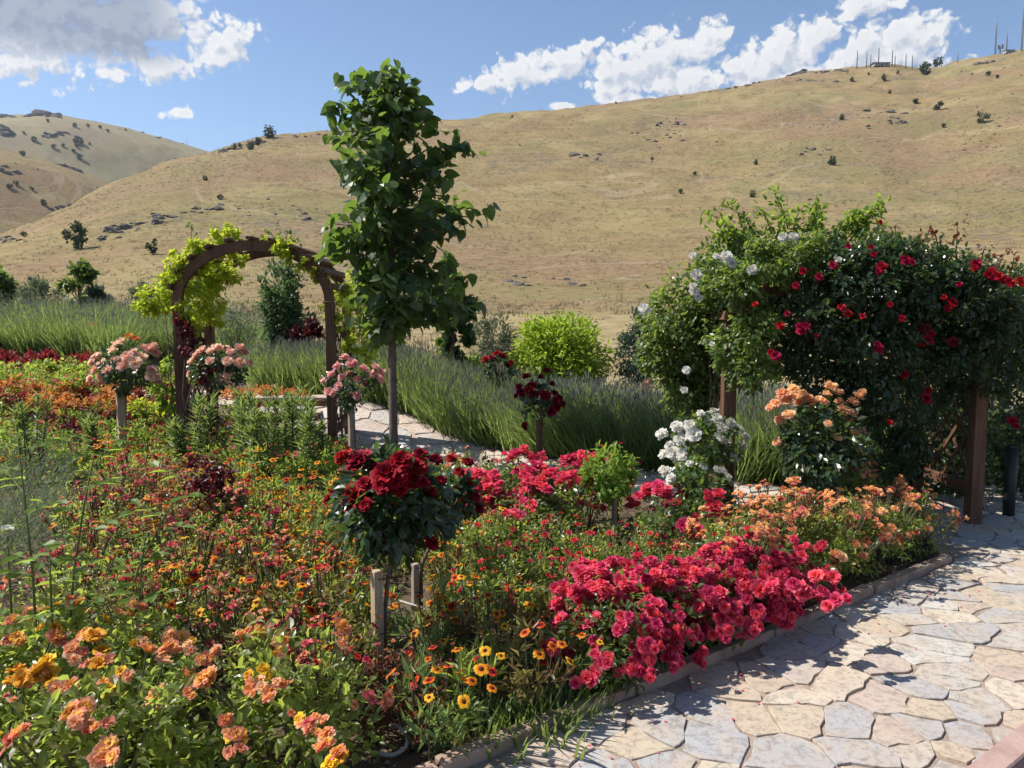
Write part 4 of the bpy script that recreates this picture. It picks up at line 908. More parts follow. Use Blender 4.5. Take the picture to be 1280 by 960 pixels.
# ------------------------------------------------------------------ bedding plants
def bush_proto(name, rx, h, nleaf, lsize, leafm, nb, bset, brad, seed, cluster=1, ratio=.6, droop=.15, zlo=.06, topness=.15, spray=.03, t='leaf', bname='bloom', nstem=6, extra=None, up=.8):
    """one bush with its foliage, stem and each bloom as children; parked at the origin until it is planted"""
    rng = np.random.RandomState(seed); rr = random.Random(seed)
    root = empty(name, (0, 0, 0))
    b = MB(); nc = max(8, nleaf // 24)
    d = nrm(rng.normal(size=(nc, 3)) * np.array([1, 1, .9])); rad = .35 + .65 * rng.rand(nc, 1) ** .6
    cc = d * rad * np.array([rx * .85, rx * .85, (h - zlo) * .46]); cc[:, 2] += (h + zlo) / 2
    P, dd = clump_pts(rng, cc, rx * .3, nleaf // nc + 1); P[:, 2] = np.maximum(P[:, 2], .01)
    out = nrm(P - np.array([0, 0, h * .35])); leaves(b, rng, P, out, lsize, ratio, t, 0, droop, up)
    b.build('foliage', leafm, root)
    b = MB()
    for k in range(nstem):
        e = cc[rng.randint(nc)]; tube(b, [(rng.normal(0, .02), rng.normal(0, .02), -.01), e * .5 + rng.normal(0, .02, 3), e], [.006, .005, .003], 5, extra_i(extra))
    tips = []
    k = 0
    while k < nb:
        a = rr.uniform(0, 6.283); el = math.asin(min(1, max(topness, rr.uniform(topness, 1.0)))); v = np.array([math.cos(a) * math.cos(el), math.sin(a) * math.cos(el), math.sin(el)])
        c = v * np.array([rx * .98, rx * .98, h * .54]) + np.array([0, 0, h * .47])
        for q in range(min(cluster, nb - k)):
            off = np.array([rr.uniform(-1, 1), rr.uniform(-1, 1), rr.uniform(-.5, .7)]) * (brad * 1.5 if q else 0)
            p = c + off + v * rr.uniform(0, spray); p[2] = max(p[2], brad)
            n = nrm(v + np.array([rr.uniform(-.4, .4), rr.uniform(-.4, .4), .35]))
            tips.append((p, n)); k += 1
    for p, n in tips:
        if bname == 'flower': tube(b, [(p[0] * .4, p[1] * .4, .03), (p[0] * .8, p[1] * .8, p[2] * .6), p], [.003, .0025, .002], 4, 0, False)
        elif spray > .04: tube(b, [p * .75 + np.array([0, 0, .0]), p], [.003, .002], 4, 0, False)
    b.build('stem', M_stem, root)
    for p, n in tips:
        bloom(root, bset if not isinstance(bset, dict) else rr.choices(list(bset['m']), bset['w'])[0], p, n, brad * rr.uniform(.8, 1.15), bname, rr)
    return root
def extra_i(e): return 0
def inpoly(x, y, poly):
    c = False; j = len(poly) - 1
    for i in range(len(poly)):
        (xi, yi), (xj, yj) = poly[i], poly[j]
        if (yi > y) != (yj > y) and x < (xj - xi) * (y - yi) / (yj - yi) + xi: c = not c
        j = i
    return c
PLACED = []
CLEAR = [(G(474, 850)[:2], .165), (G(520, 768)[:2], .14), (G(767, 686)[:2], .27)]
def blocked(p):
    for c, w in CLEAR:
        v = -c / np.hypot(*c); tt = np.clip((p - c) @ v, 0, .95 if w == .165 else .5)
        if np.hypot(*(p - c - v * tt)) < w: return True
    return False
def spots(poly, h, gap, nmax, seed, clear=None, kerb=.16):
    """bed positions whose plant tops (height h) show inside the outline, no two nearer than gap"""
    rng = np.random.RandomState(seed); xs = [p[0] for p in poly]; ys = [p[1] for p in poly]; W0 = []
    ya = max(min(ys), 401); g = np.array([G(x, max(y, 410), h)[:2] for x, y in poly]); lo, hi = g.min(0), g.max(0); out = []
    for _ in range(nmax * 400):
        p = rng.uniform(lo, hi)
        # project the plant top back
        dz = h - CAMZ; fy = p[1] * math.cos(TH) - dz * math.sin(TH); uy = p[1] * math.sin(TH) + dz * math.cos(TH)
        px, py = 640 + F * p[0] / fy, 480 - F * uy / fy
        if not inpoly(px, py, poly): continue
        if (p - KA) @ kn < kerb and p[1] < 5.2: continue
        if any(np.hypot(*(p - q)) < gap for q in out) or blocked(p): continue
        if clear and any(np.hypot(p[0] - q[0], p[1] - q[1]) < clear for q in PLACED): continue
        out.append(p)
        if len(out) >= nmax: break
    PLACED.extend(out); return out
def plant(protos, pts, labels, cat, group, seed, s0=.85, s1=1.15):
    rr = random.Random(seed); res = []; used = set()
    for i, p in enumerate(pts):
        k = rr.randrange(len(protos)); z = float(garden_z(p[0], p[1])); lab = labels if isinstance(labels, str) else labels[i]
        rz, sc = rr.uniform(0, 6.28), rr.uniform(s0, s1)
        if k not in used:
            o = protos[k]; used.add(k); o.location = (p[0], p[1], z); o.rotation_euler = (0, 0, rz); o.scale = (sc,) * 3
            tag(o, lab, cat, group)
        else: o = copy_tree(protos[k], (p[0], p[1], z), rz, sc, lab, group)
        res.append(o)
    for k in range(len(protos)):
        if k not in used:
            for c in list(protos[k].children): bpy.data.objects.remove(c)
            bpy.data.objects.remove(protos[k])
    return res

# --- foreground apricot and yellow roses
APR = {'m': [B_apri, B_yel, B_smpink], 'w': [.68, .22, .1]}
pr = [bush_proto('rose_bush', .27, .5, 1050, .036, L_bed, n, APR, .03, 100 + i, 3, .6, .15, .04, .25, .05) for i, n in enumerate((9, 7, 6, 8))]
pa = spots([(-40, 735), (140, 745), (320, 775), (440, 850), (470, 930), (470, 1100), (-40, 1100)], .5, .30, 24, 1, kerb=.3)
fg = plant(pr, pa, 'low rose bush with apricot and yellow blooms in the near left corner', 'rose bush', 'apricot and yellow rose bushes in the foreground', 2)
rc = random.Random(77)
def near_bush(bushes, p): return min(bushes, key=lambda o: (o.location.x - p[0]) ** 2 + (o.location.y - p[1]) ** 2)
def truss(bushes, px, py, z, n, rpx, sets, spread=1.7):
    c = G(px, py, z); Y = c[1]; r = rpx * .84 / F * Y; o = near_bush(bushes, c)
    Mi = (Matrix.Translation(o.location) @ o.rotation_euler.to_matrix().to_4x4() @ Matrix.Diagonal((*o.scale, 1))).inverted()
    for k in range(n):
        r = r * .82 if k == 0 else r
        off = np.array([rc.uniform(-1, 1) * r * spread, rc.uniform(-1, 1) * r * 1.4, rc.uniform(-.8, .8) * r * 1.1]) if k else np.zeros(3)
        p = Mi @ Vector([float(v) for v in (c + off)])
        nn = Mi.to_3x3() @ Vector((rc.uniform(-.6, .6), rc.uniform(-.8, .1), rc.uniform(.4, 1)))
        bloom(o, rc.choices(sets['m'], sets['w'])[0], p, nn, r / o.scale.x * rc.uniform(.8, 1.15), 'bloom', rc)
for (px, py, n, r) in [(45, 845, 6, 20), (60, 835, 3, 16), (70, 860, 4, 15), (85, 893, 5, 17), (105, 905, 5, 15), (120, 910, 3, 13), (100, 752, 5, 11), (92, 812, 4, 13), (110, 828, 4, 13), (135, 825, 3, 14), (140, 855, 5, 12), (180, 800, 3, 9), (160, 845, 2, 11), (10, 800, 4, 12), (8, 780, 2, 11), (10, 730, 3, 9), (215, 808, 4, 12), (235, 805, 3, 11), (250, 825, 2, 12), (270, 812, 4, 9), (330, 790, 5, 12), (350, 800, 4, 12), (310, 788, 3, 9), (325, 850, 5, 14), (340, 870, 5, 15), (312, 862, 4, 12), (350, 855, 3, 12), (300, 920, 4, 15), (285, 900, 3, 13), (300, 935, 2, 15), (395, 915, 5, 14), (410, 930, 5, 14), (425, 945, 4, 14), (375, 900, 4, 13), (405, 900, 3, 12), (130, 950, 4, 17), (350, 820, 3, 10), (240, 870, 2, 9), (8, 870, 2, 11), (165, 755, 2, 10), (265, 735, 2, 7), (55, 780, 2, 8)]:
    truss(fg, px, py, .50, n, r, APR)

# --- coral pink roses along the kerb and the second drift behind
pr = [bush_proto('rose_bush', .27, .42, 620, .034, L_rose, 105, B_coral, .029, 120 + i, 5, .6, .15, .04, -.5, .02) for i in range(3)]
pc = [G(px, py, .40)[:2] for px, py in ((712, 708), (762, 706), (820, 718), (872, 712), (930, 706), (975, 718), (1015, 722), (760, 752), (825, 762), (870, 772), (905, 760))]
pc = [p for p in pc[1:]] + [KA + kd * u + kn * w for u, w in ((1.1, .27), (1.32, .2), (1.55, .22), (1.78, .2), (2.0, .22), (2.2, .2))]
pc = [p if (p - KA) @ kn > .17 else p + kn * (.17 - (p - KA) @ kn) for p in pc]
coral = plant(pr, pc, 'coral pink rose bush thick with blooms beside the flagstone path', 'rose bush', 'coral pink rose bushes along the path edge', 5, .86, 1.06)
for (px, py, n, r) in [(735, 715, 4, 16), (760, 740, 4, 14), (790, 728, 4, 15), (850, 735, 4, 16), (900, 740, 4, 16), (925, 720, 4, 17), (965, 735, 4, 16), (1000, 735, 4, 16), (1030, 720, 4, 15), (1045, 750, 4, 14), (780, 775, 4, 13), (705, 740, 4, 13)]:
    truss(coral, px, py, .36 if py < 760 else .2, n, r, {'m': [B_coral], 'w': [1]})
pr = [bush_proto('rose_bush', .27, .5, 420, .04, L_rose, 34, B_coral, .036, 130 + i, 5, .6, .15, .05, .2, .03) for i in range(2)]
pc2 = [q_ for q_ in [G(px, py, .48)[:2] for px, py in ((600, 592), (640, 598), (676, 590), (706, 584), (740, 592), (700, 606), (655, 610), (585, 600), (800, 600), (825, 612), (720, 602), (690, 597), (620, 602), (845, 622), (660, 586), (735, 582), (780, 592), (640, 584))] if not blocked(q_)]
plant(pr, pc2, 'coral red rose bush in the drift around the small crimson standard', 'rose bush', 'coral red rose bushes at the back of the bed', 6)

# --- small apricot roses on the right
pr = [bush_proto('rose_bush', .24, .48, 720, .028, L_bed, 56, {'m': [B_apmini, B_smpink, B_peacho], 'w': [.55, .25, .2]}, .022, 140 + i, 4, .55, .1, .05, .1, .06) for i in range(3)]
pfx = [KA + kd * u + kn * w for u, w in ((3.62, .2), (3.4, .24), (3.15, .2), (2.9, .26), (2.62, .24), (3.66, .46), (3.3, .5), (3.72, .75), (3.0, .5))]
pf = pfx + spots([(890, 640), (960, 618), (1050, 618), (1140, 625), (1172, 650), (1165, 690), (1100, 740), (1010, 712), (930, 695)], .47, .23, 40, 8, kerb=.2)
plant(pr, pf, 'low bush of small apricot pink roses at the right end of the bed', 'rose bush', 'small apricot roses near the pergola', 9)

# --- green bushes with small red roses, middle of the bed
pr = [bush_proto('rose_bush', .22, .40, 560, .027, L_bed, 14, B_smred, .02, 150 + i, 1, .55, .1, .04, .15, .05) for i in range(3)]
pe = spots([(590, 650), (640, 625), (740, 625), (850, 640), (900, 670), (900, 700), (830, 705), (700, 700), (640, 710), (590, 690)], .4, .25, 34, 10)
plant(pr, pe, 'green bush dotted with small red roses in the middle of the bed', 'rose bush', 'small red roses in the middle of the bed', 11)

# --- faded red roses, left middle
L_bedred = leaf_mat('bronze_leaf', [(.08, .10, .03), (.13, .06, .035), (.10, .12, .035), (.17, .07, .045)], (.5, .42, .12), .38, .4, .4)
FAD = {'m': [B_spentm, B_smred, B_smpink], 'w': [.4, .18, .42]}
pr = [bush_proto('rose_bush', .21, .42, 400, .028, m, 30, FAD, .0185, 160 + i, 3, .55, .1, .04, .1, .07) for i, m in enumerate((L_bed, L_bedred, L_bed))]
pb = spots([(60, 690), (120, 600), (170, 570), (260, 580), (330, 640), (420, 690), (460, 760), (440, 830), (400, 830), (320, 770), (150, 745)], .42, .23, 60, 12)
plant(pr, pb, 'low rose bush with faded red flowers in the left middle of the bed', 'rose bush', 'faded red roses in the left of the bed', 13)

# --- orange blanket flowers
pr = [bush_proto('blanket_flower', .17, .30, 190, .07, (L_olean, L_bedred, L_bed, L_bedred)[i], 8, B_gail, .0245, 170 + i, 1, .2, -.25, .0, .4, .07, 'lance', 'flower', 0, None, .3) for i in range(4)]
pg = spots([(230, 650), (300, 620), (400, 620), (440, 680), (470, 720), (580, 660), (640, 700), (690, 745), (745, 800), (770, 830), (700, 875), (560, 890), (470, 850), (430, 800), (330, 700)], .34, .175, 110, 14, .14, .13)
plant(pr, pg, 'blanket flower plant with orange and red daisy heads in the middle front of the bed', 'flower', 'orange blanket flowers across the bed', 15)
pr = [bush_proto('blanket_flower', .15, .36, 150, .08, L_bed, 7, B_gail, .026, 180 + i, 1, .2, -.25, .0, .4, .07, 'lance', 'flower', 0, None, .3) for i in range(2)]
pg2 = spots([(120, 560), (230, 570), (420, 585), (590, 590), (640, 640), (600, 660), (420, 640), (250, 640)], .38, .22, 50, 16, .14, .13)
plant(pr, pg2, 'orange blanket flower plant at the back of the bed behind the dark red standards', 'flower', 'orange blanket flowers at the back of the bed', 17)

pr = [bush_proto('flowering_plant', .24, .36, 420, .04, L_fresh if i else L_bed, 10, {'m': [B_gail, B_smpink, B_spentm], 'w': [.4, .3, .3]}, .028, 220 + i, 2, .5, .1, .03, .2, .06) for i in range(3)]
pl = spots([(-30, 500), (230, 500), (300, 520), (420, 530), (430, 570), (220, 580), (110, 570), (-30, 560)], .34, .34, 60, 36, .15, .13)
plant(pr, pl, 'leafy green plant with orange and pink flowers before the orange strip', 'flower', 'mixed flowering plants at the left rear of the bed', 37)
pr = [bush_proto('blanket_flower', .15, .36, 130, .07, L_bed, 9, B_gail, .024, 230 + i, 1, .2, -.25, .0, .4, .07, 'lance', 'flower', 0, None, .3) for i in range(2)]
pz = spots([(90, 640), (200, 575), (330, 600), (420, 680), (430, 790), (330, 740), (180, 730)], .40, .27, 34, 46, None, .13)
plant(pr, pz, 'orange blanket flower plant growing up among the faded red roses', 'flower', 'orange blanket flowers among the faded roses', 47)
# --- red-brown seedlings in the front gap
pr = [bush_proto('young_rose_bush', .13, .28, 120, .028, L_red, 5, FAD, .013, 190 + i, 1, .55, .1, .03, .2, .06) for i in range(2)]
ps = [G(*q_)[:2] for q_ in ((500, 900), (470, 930), (530, 885), (560, 900), (455, 890), (515, 940))] + spots([(430, 850), (500, 850), (560, 900), (640, 905), (560, 960), (470, 990)], .2, .17, 16, 18, .12, .2)
plant(pr, ps, 'sparse young plant with reddish leaves on the bare soil by the edging', 'plant', 'young reddish plants on the bare soil', 19)

# --- upright bladed leaves by the path edge
def blade_clump(name, n, h, w, mat, seed, spread=.1, lean=.35, t='blade', parts=True):
    rng = np.random.RandomState(seed); root = empty(name, (0, 0, 0)); b = MB()
    P = np.concatenate([rng.normal(0, spread * .4, (n, 2)), np.zeros((n, 1))], 1); out = np.concatenate([nrm(P[:, :2] + rng.normal(0, .02, (n, 2))), np.zeros((n, 1))], 1)
    D = nrm(out * lean * rng.rand(n, 1) ** .5 * 1.4 + np.array([0, 0, 1]))
    emit(b, t, P, D, nrm(out * -1 + np.array([0, 0, .4])), h * rng.uniform(.6, 1.1, n), w, 0)
    b.build('leaf_blades', mat, root); return root
pr = [blade_clump('leafy_clump', 60, .17, .013, L_olean, 200 + i, .2, .5) for i in range(2)]
plant(pr, [G(px, py, .12)[:2] for px, py in ((670, 850), (705, 858), (640, 872), (735, 845), (690, 878), (610, 890), (800, 790), (585, 860))], 'clump of narrow pale green leaves near the bed edge below the coral roses', 'plant', 'pale green leaf clumps by the edging', 21)

# --- tall oleander-like plants before the arch
def oleander(seed, h, nst=4, lm=None):
    rng = np.random.RandomState(seed); root = empty('oleander_plant', (0, 0, 0)); bs = MB(); bl = MB()
    for k in range(nst):
        base = np.array([rng.normal(0, .05), rng.normal(0, .05), 0]); tip = base + np.array([rng.normal(0, .06), rng.normal(0, .06), h * rng.uniform(.75, 1.0)]); tube(bs, [base, (base + tip) / 2 + rng.normal(0, .01, 3), tip], [.008, .007, .004], 5)
        n = 85; tt = rng.uniform(.12, 1, n)[:, None]; P = base + (tip - base) * tt; a = rng.uniform(0, 6.28, n)
        D = nrm(np.stack([np.cos(a), np.sin(a), .35 + 1.1 * tt[:, 0] ** 2], -1)); emit(bl, 'lance', P, D, np.stack([-np.cos(a) * .6, -np.sin(a) * .6, np.ones(n)], -1), rng.uniform(.09, .15, n), .018, 0)
    bl.build('foliage', lm or L_olean, root); bs.build('stem', M_stem, root); return root
pr = [oleander(211, .78), oleander(212, .9, 5), oleander(213, .62)]
plant(pr, [W(px, 500, Y)[:2] for px, Y in ((330, 7.0), (318, 7.5), (384, 7.0), (372, 7.5), (300, 7.3), (350, 7.7), (228, 7.2), (244, 7.6), (400, 7.4), (120, 7.4), (40, 7.2))], 'tall upright plant with long narrow green leaves in front of the arch', 'plant', 'tall narrow leaved plants before the arch', 23, .9, 1.1)

# --- dark maroon shrubs
def leafy(name, label, cat, cl, dens, size, mat, seed, **k): return vine(name, label, cat, cl, dens, size, mat, seed, **k)
leafy('maroon_shrub', 'dark maroon shrub among orange flowers left of the tall narrow leaved plants', 'shrub', [(262, 590, 4.9, 28), (280, 612, 4.9, 26), (250, 615, 4.9, 23), (268, 640, 4.9, 28), (285, 650, 4.9, 18), (246, 570, 4.9, 13), (262, 672, 4.85, 14), (300, 625, 4.9, 13)], 80, .042, L_maroon, 71)
leafy('maroon_shrub', 'near black maroon shrub at the left edge beside the lime strip', 'shrub', [(28, 462, 11.5, 10), (40, 478, 11.5, 11), (52, 490, 11.3, 12), (30, 486, 11.5, 10), (62, 500, 11.2, 9), (20, 470, 11.5, 8)], 60, .08, L_maroon, 72)
# --- feathery grey-green mound at the left
b = MB(); rng = np.random.RandomState(81)
pts = []
for _ in range(4000):
    px, py = rng.uniform(-60, 110), rng.uniform(550, 680)
    if px > 100 - (py - 560) * .45: continue
    pts.append(G(px, py, .32))
P = np.array(pts); mnd = tag(empty('feathery_plant', (P[:, 0].mean(), P[:, 1].mean(), 0)), 'feathery grey green mounded plant at the left edge below the orange strip', 'plant')
P[:, 2] = .06 + .30 * rng.rand(len(P)) ** .6
D = nrm(np.stack([rng.normal(.35, .4, len(P)), rng.normal(-.1, .4, len(P)), np.full(len(P), .75)], -1))
emit(b, 'blade', P - np.array(mnd.location), D, rng.normal(size=(len(P), 3)) + np.array([0, -.5, .6]), rng.uniform(.06, .13, len(P)), .006, 0)
b.build('foliage', L_grey, mnd)

# --- tall rose canes at the left, near the viewer
def cane(label, p0, p1, Y, n, size, seed, lm, tipbloom=None):
    rng = np.random.RandomState(seed); a = W(p0[0], p0[1], Y); e = W(p1[0], p1[1], Y - .05); base = np.array([a[0], a[1], 0])
    root = tag(empty('rose_cane', base), label, 'rose cane', None); b = MB(); A = np.array([0, 0, 0.]); E = e - base; Mx = np.array([(a[0] - base[0]) + E[0] * .35, 0, E[2] * .55])
    tube(b, [A, Mx * .5 + np.array([0, 0, .02]), Mx, (Mx + E) / 2 + np.array([0, 0, .02]), E], [.006, .0055, .005, .004, .002], 6); b.build('stem', M_gstem, root)
    f = MB()
    for k in range(n):
        tt = .32 + .68 * (k + .5) / n; P = (Mx * 2 * tt * (1 - tt) + E * tt * tt); side = k * 2.4 + rng.normal(0, .3); d = nrm(np.array([math.cos(side), math.sin(side) * .9, .35])); pet = size * 2.2
        tube(f, [P, P + d * pet], [.0018, .001], 4, 1, False)
        for j, (along, sd) in enumerate(((.35, 1), (.35, -1), (.68, 1), (.68, -1), (1.0, 0))):
            q = P + d * pet * along; sv_ = np.cross(d, [0, 0, 1.]); dd = nrm(d * (.55 if sd else 1) + sv_ * sd + np.array([0, 0, -.1]) + rng.normal(0, .12, 3))
            emit(f, 'leaf', q[None], dd[None], np.array([[0, 0, 1.]]) + rng.normal(0, .25, (1, 3)), size * rng.uniform(.8, 1.15), size * .62, 0)
    f.build('foliage', [lm, M_gstem], root)
    if tipbloom: bloom(root, tipbloom[0], E + np.array([0, 0, .01]), (.2, -.3, 1), tipbloom[1], 'bloom')
cane('long green rose cane at the far left edge rising over the feathery mound', (45, 800), (22, 552), 2.9, 9, 00.071, 301, L_fresh)
cane('arching green rose cane standing left of the faded roses', (75, 790), (118, 566), 3.0, 7, 00.067, 302, L_fresh)
cane('green rose cane leaning right towards the maroon shrub', (135, 790), (240, 590), 3.2, 7, 00.071, 303, L_fresh)
cane('short green rose cane among the yellow roses at the left', (60, 830), (62, 690), 2.7, 5, 00.067, 304, L_fresh)
cane('short rose cane with a white bloom at the left edge', (10, 800), (9, 668), 2.9, 5, 00.064, 305, L_fresh, (B_white, .028))
cane('slender green rose cane between two leaning canes in the left of the bed', (165, 800), (182, 665), 3.1, 5, 00.067, 306, L_fresh)

pq = [G(px, py, .25)[:2] for px, py in ((540, 585), (565, 578), (512, 585), (585, 572), (470, 580), (620, 575))]
plant([bush_proto('flowering_plant', .2, .28, 260, .03, L_bed, 12, {'m': [B_smpink, B_smred], 'w': [.7, .3]}, .022, 240, 2, .5, .1, .03, .2, .05)], pq, 'low plant with pink flowers at the near edge of the narrow stone walk', 'flower', 'pink flowered plants by the stone walk', 39)
# --- ground cover: small leaves over the soil
b = MB(); rng = np.random.RandomState(91); pts = []
poly = [(-60, 560), (300, 560), (560, 580), (860, 620), (1140, 660), (1120, 700), (860, 830), (600, 930), (480, 1050), (-60, 1050)]
gp = [G(x, y)[:2] for x, y in poly]; gp = [tuple(p) for p in gp]; lo = np.min(gp, 0); hi = np.max(gp, 0)
while len(pts) < 15000:
    p = rng.uniform(lo, hi)
    if inpoly(p[0], p[1], gp) and (p - KA) @ kn > .1 and _noise(p[0] * 30, p[1] * 30) > -.75:
        d = (p - KA) @ kn
        if d < .42 and rng.rand() > .10 + d * .5: continue
        pts.append((p[0], p[1], .01 + .2 * rng.rand() ** 1.3 * min(1, d * 1.5)))
P = np.array(pts); leaves(b, rng, P, nrm(rng.normal(size=(len(P), 3)) + np.array([0, 0, .5])), .034, .55, 'leaf', 0, .0, .8, .5, .6)
o = b.build('ground_cover', L_bed); tag(o, 'low green leaves covering the soil of the flower bed', 'ground cover', None, 'stuff')
# small clods and stones on the bare soil
b = MB(); n = 0
ico = [(0, 0, 1), (.9, 0, .1), (.3, .85, .1), (-.7, .5, .1), (-.7, -.5, .1), (.3, -.85, .1), (0, 0, -.6)]
icf = [(0, k, k % 5 + 1) for k in range(1, 6)] + [(6, k % 5 + 1, k) for k in range(1, 6)]
while n < 1500:
    p = rng.uniform(lo, hi); d = (p - KA) @ kn
    if not (.07 < d < 1.0) or rng.rand() < d * .75: continue
    s = .004 + .016 * rng.rand() ** 3; V = np.array(ico) * s * rng.uniform(.6, 1.3, (7, 3)); b.add(V + np.array([p[0], p[1], s * .3 + .004]), icf, 0); n += 1
o = b.build('soil_clods', noisy_mat('clod', [(0, (.09, .065, .05)), (1, (.22, .17, .13))], 30, .95, .1)); tag(o, 'crumbs and clods of earth on the bare soil', 'soil', None, 'stuff')
# drip irrigation hoses
def hose(label, pts, r, mat):
    q = [G(x, y, z) for x, y, z in pts]; base = q[0].copy(); base[2] = 0; b = MB(); P = np.array([p - base for p in q])
    tt = np.linspace(0, len(P) - 1, 30); S_ = np.stack([np.interp(tt, np.arange(len(P)), P[:, k]) for k in range(3)], -1)
    for _ in range(3): S_[1:-1] = .5 * S_[1:-1] + .25 * (S_[2:] + S_[:-2])
    tube(b, S_, r, 7); o = b.build('drip_hose', mat, None, base); tag(o, label, 'hose')
m_h = noisy_mat('black_hose', [(0, (.015, .015, .016)), (1, (.03, .03, .03))], 10, .4, .5); m_h2 = noisy_mat('dusty_grey_hose', [(0, (.25, .24, .23)), (1, (.4, .38, .36))], 10, .6, .3)
hose('black drip hose loop on the soil below the coral roses', [(690, 868, .02), (715, 872, .02), (742, 872, .02), (754, 862, .02), (748, 848, .05), (738, 842, .03)], .009, m_h)
hose('dusty grey hose loop on the soil near the front edging', [(465, 940, .02), (490, 945, .02), (508, 935, .03), (510, 918, .05), (498, 908, .06), (485, 905, .03)], .008, m_h2)
hose('pale hose line beside the stake of the hidden red standard', [(490, 748, .06), (515, 756, .06), (540, 764, .05)], .007, m_h2)
hose('pale hose line in the middle of the bed', [(622, 728, .06), (640, 735, .06), (662, 738, .05)], .007, m_h2)
hose('short pale hose line left of the coral roses', [(612, 758, .06), (630, 764, .06), (645, 770, .05)], .007, m_h2)

# --- fallen petals on the paving
b = MB(); rng = np.random.RandomState(97); P = []
while len(P) < 70:
    u, w = rng.uniform(.2, 4.2), -abs(rng.normal(.0, .28)) - .02; p = KA + kd * u + kn * w
    if (p - RA) @ rn < -.05: P.append((p[0], p[1], .0185))
P = np.array(P); emit(b, 'diam', P, np.concatenate([rng.normal(size=(70, 2)), np.zeros((70, 1))], 1), np.array([0, 0, 1.]) + rng.normal(0, .15, (70, 3)), rng.uniform(.010, .022, 70), rng.uniform(.008, .016, 70), 0)
o = b.build('fallen_petals', M_coral); tag(o, 'fallen pink petals lying on the flagstones', 'petals', None, 'stuff')
# ------------------------------------------------------------------ lavender along the walk
def lavender(seed, n=1500, h=.8, w=.5):
    rng = np.random.RandomState(seed); root = empty('lavender_plant', (0, 0, 0)); b = MB()
    P = np.concatenate([rng.normal(0, w * .22, (n, 2)), rng.uniform(0, .25, (n, 1))], 1)
    out = np.concatenate([nrm(P[:, :2] + rng.normal(0, .06, (n, 2))), np.zeros((n, 1))], 1)
    D = nrm(out * (rng.rand(n, 1) * .95) + np.array([.22, -.08, 1.0]) + rng.normal(0, .06, (n, 3)))
    emit(b, 'blade', P, D, nrm(rng.normal(size=(n, 3)) + np.array([0, -.3, .5])), h * rng.uniform(.5, 1.0, n), .011, 0)
    k = n // 4; P2 = P[:k]; L = h * rng.uniform(.85, 1.05, k); tip = P2 + D[:k] * L[:, None]
    emit(b, 'blade', P2 + D[:k] * (L * .4)[:, None], D[:k], rng.normal(size=(k, 3)), L * .6, .005, 0)
    emit(b, 'diam', tip - D[:k] * .05, D[:k], rng.normal(size=(k, 3)), .07, .014, 1)
    b.build('foliage', [L_lav, L_lavtip], root); return root
L_lavtip = leaf_mat('lavender_spike', [(.17, .16, .16), (.22, .20, .22), (.15, .17, .11), (.20, .22, .14)], (.25, .25, .2), .25, .6, .1)
lp = []; rng = np.random.RandomState(5)
for row, off in ((0, .62), (1, 1.05), (2, 1.5)):
    for k in range(26):
        u = (k + .5 * (row % 2)) / 26 * (len(bc) - 2); i = min(int(u), len(bc) - 2); p = bc[i] + (bc[i + 1] - bc[i]) * (u - i)
        d = nrm(bc[i + 1] - bc[i]); nn = np.array([d[1], -d[0]]); nn = nn if nn[1] > 0 else -nn
        q = p + nn * off + rng.normal(0, .05, 2)
        if q[0] > -4.6: lp.append(q)
for x, y in ((2.5, 7.3), (3.0, 7.2), (3.4, 7.5), (2.8, 7.9), (2.1, 7.7), (4.6, 7.6), (5.1, 7.9), (2.4, 8.4), (4.2, 8.3), (2.75, 7.45), (2.2, 7.3), (1.85, 7.9)): lp.append(np.array([x, y]))
plant([lavender(401, 1500, .6), lavender(402, 1500, .57), lavender(403, 1300, .54)], lp, 'tall green lavender plant in the hedge behind the narrow stone walk', 'lavender', 'lavender plants along the stone walk', 24, .9, 1.12)
lp2 = []
for Y in (13.8, 14.4, 15.0):
    for X in np.arange(-12.5, -4.6, .55):
        if X > -5.2: continue
        lp2.append(np.array([X + rng.normal(0, .1), Y + rng.normal(0, .1) + (.5 if X > -6.5 else 0)]))
plant([lavender(404, 1300, .66, .7), lavender(405, 1300, .7, .7)], lp2, 'grey green lavender plant on the bank at the upper left', 'lavender', 'lavender plants on the left bank', 25, .95, 1.2)

L_yg = leaf_mat('bright_lime_leaf', [(.16, .24, .03), (.22, .30, .04), (.28, .34, .05)], (.6, .7, .1), .45, .5, .25)
L_limeb = leaf_mat('lime_shrub_leaf', [(.14, .22, .02), (.20, .28, .028), (.26, .33, .035), (.10, .17, .02)], (.6, .75, .07), .42, .5, .25)
L_blue2 = leaf_mat('soft_green_leaf', [(.04, .085, .035), (.06, .11, .045), (.085, .14, .06)], (.25, .38, .12), .35, .5, .25)
L_pinkb = leaf_mat('pink_flower_mix', [(.06, .1, .03), (.55, .12, .14), (.08, .12, .04), (.6, .18, .18)], (.5, .3, .2), .3)
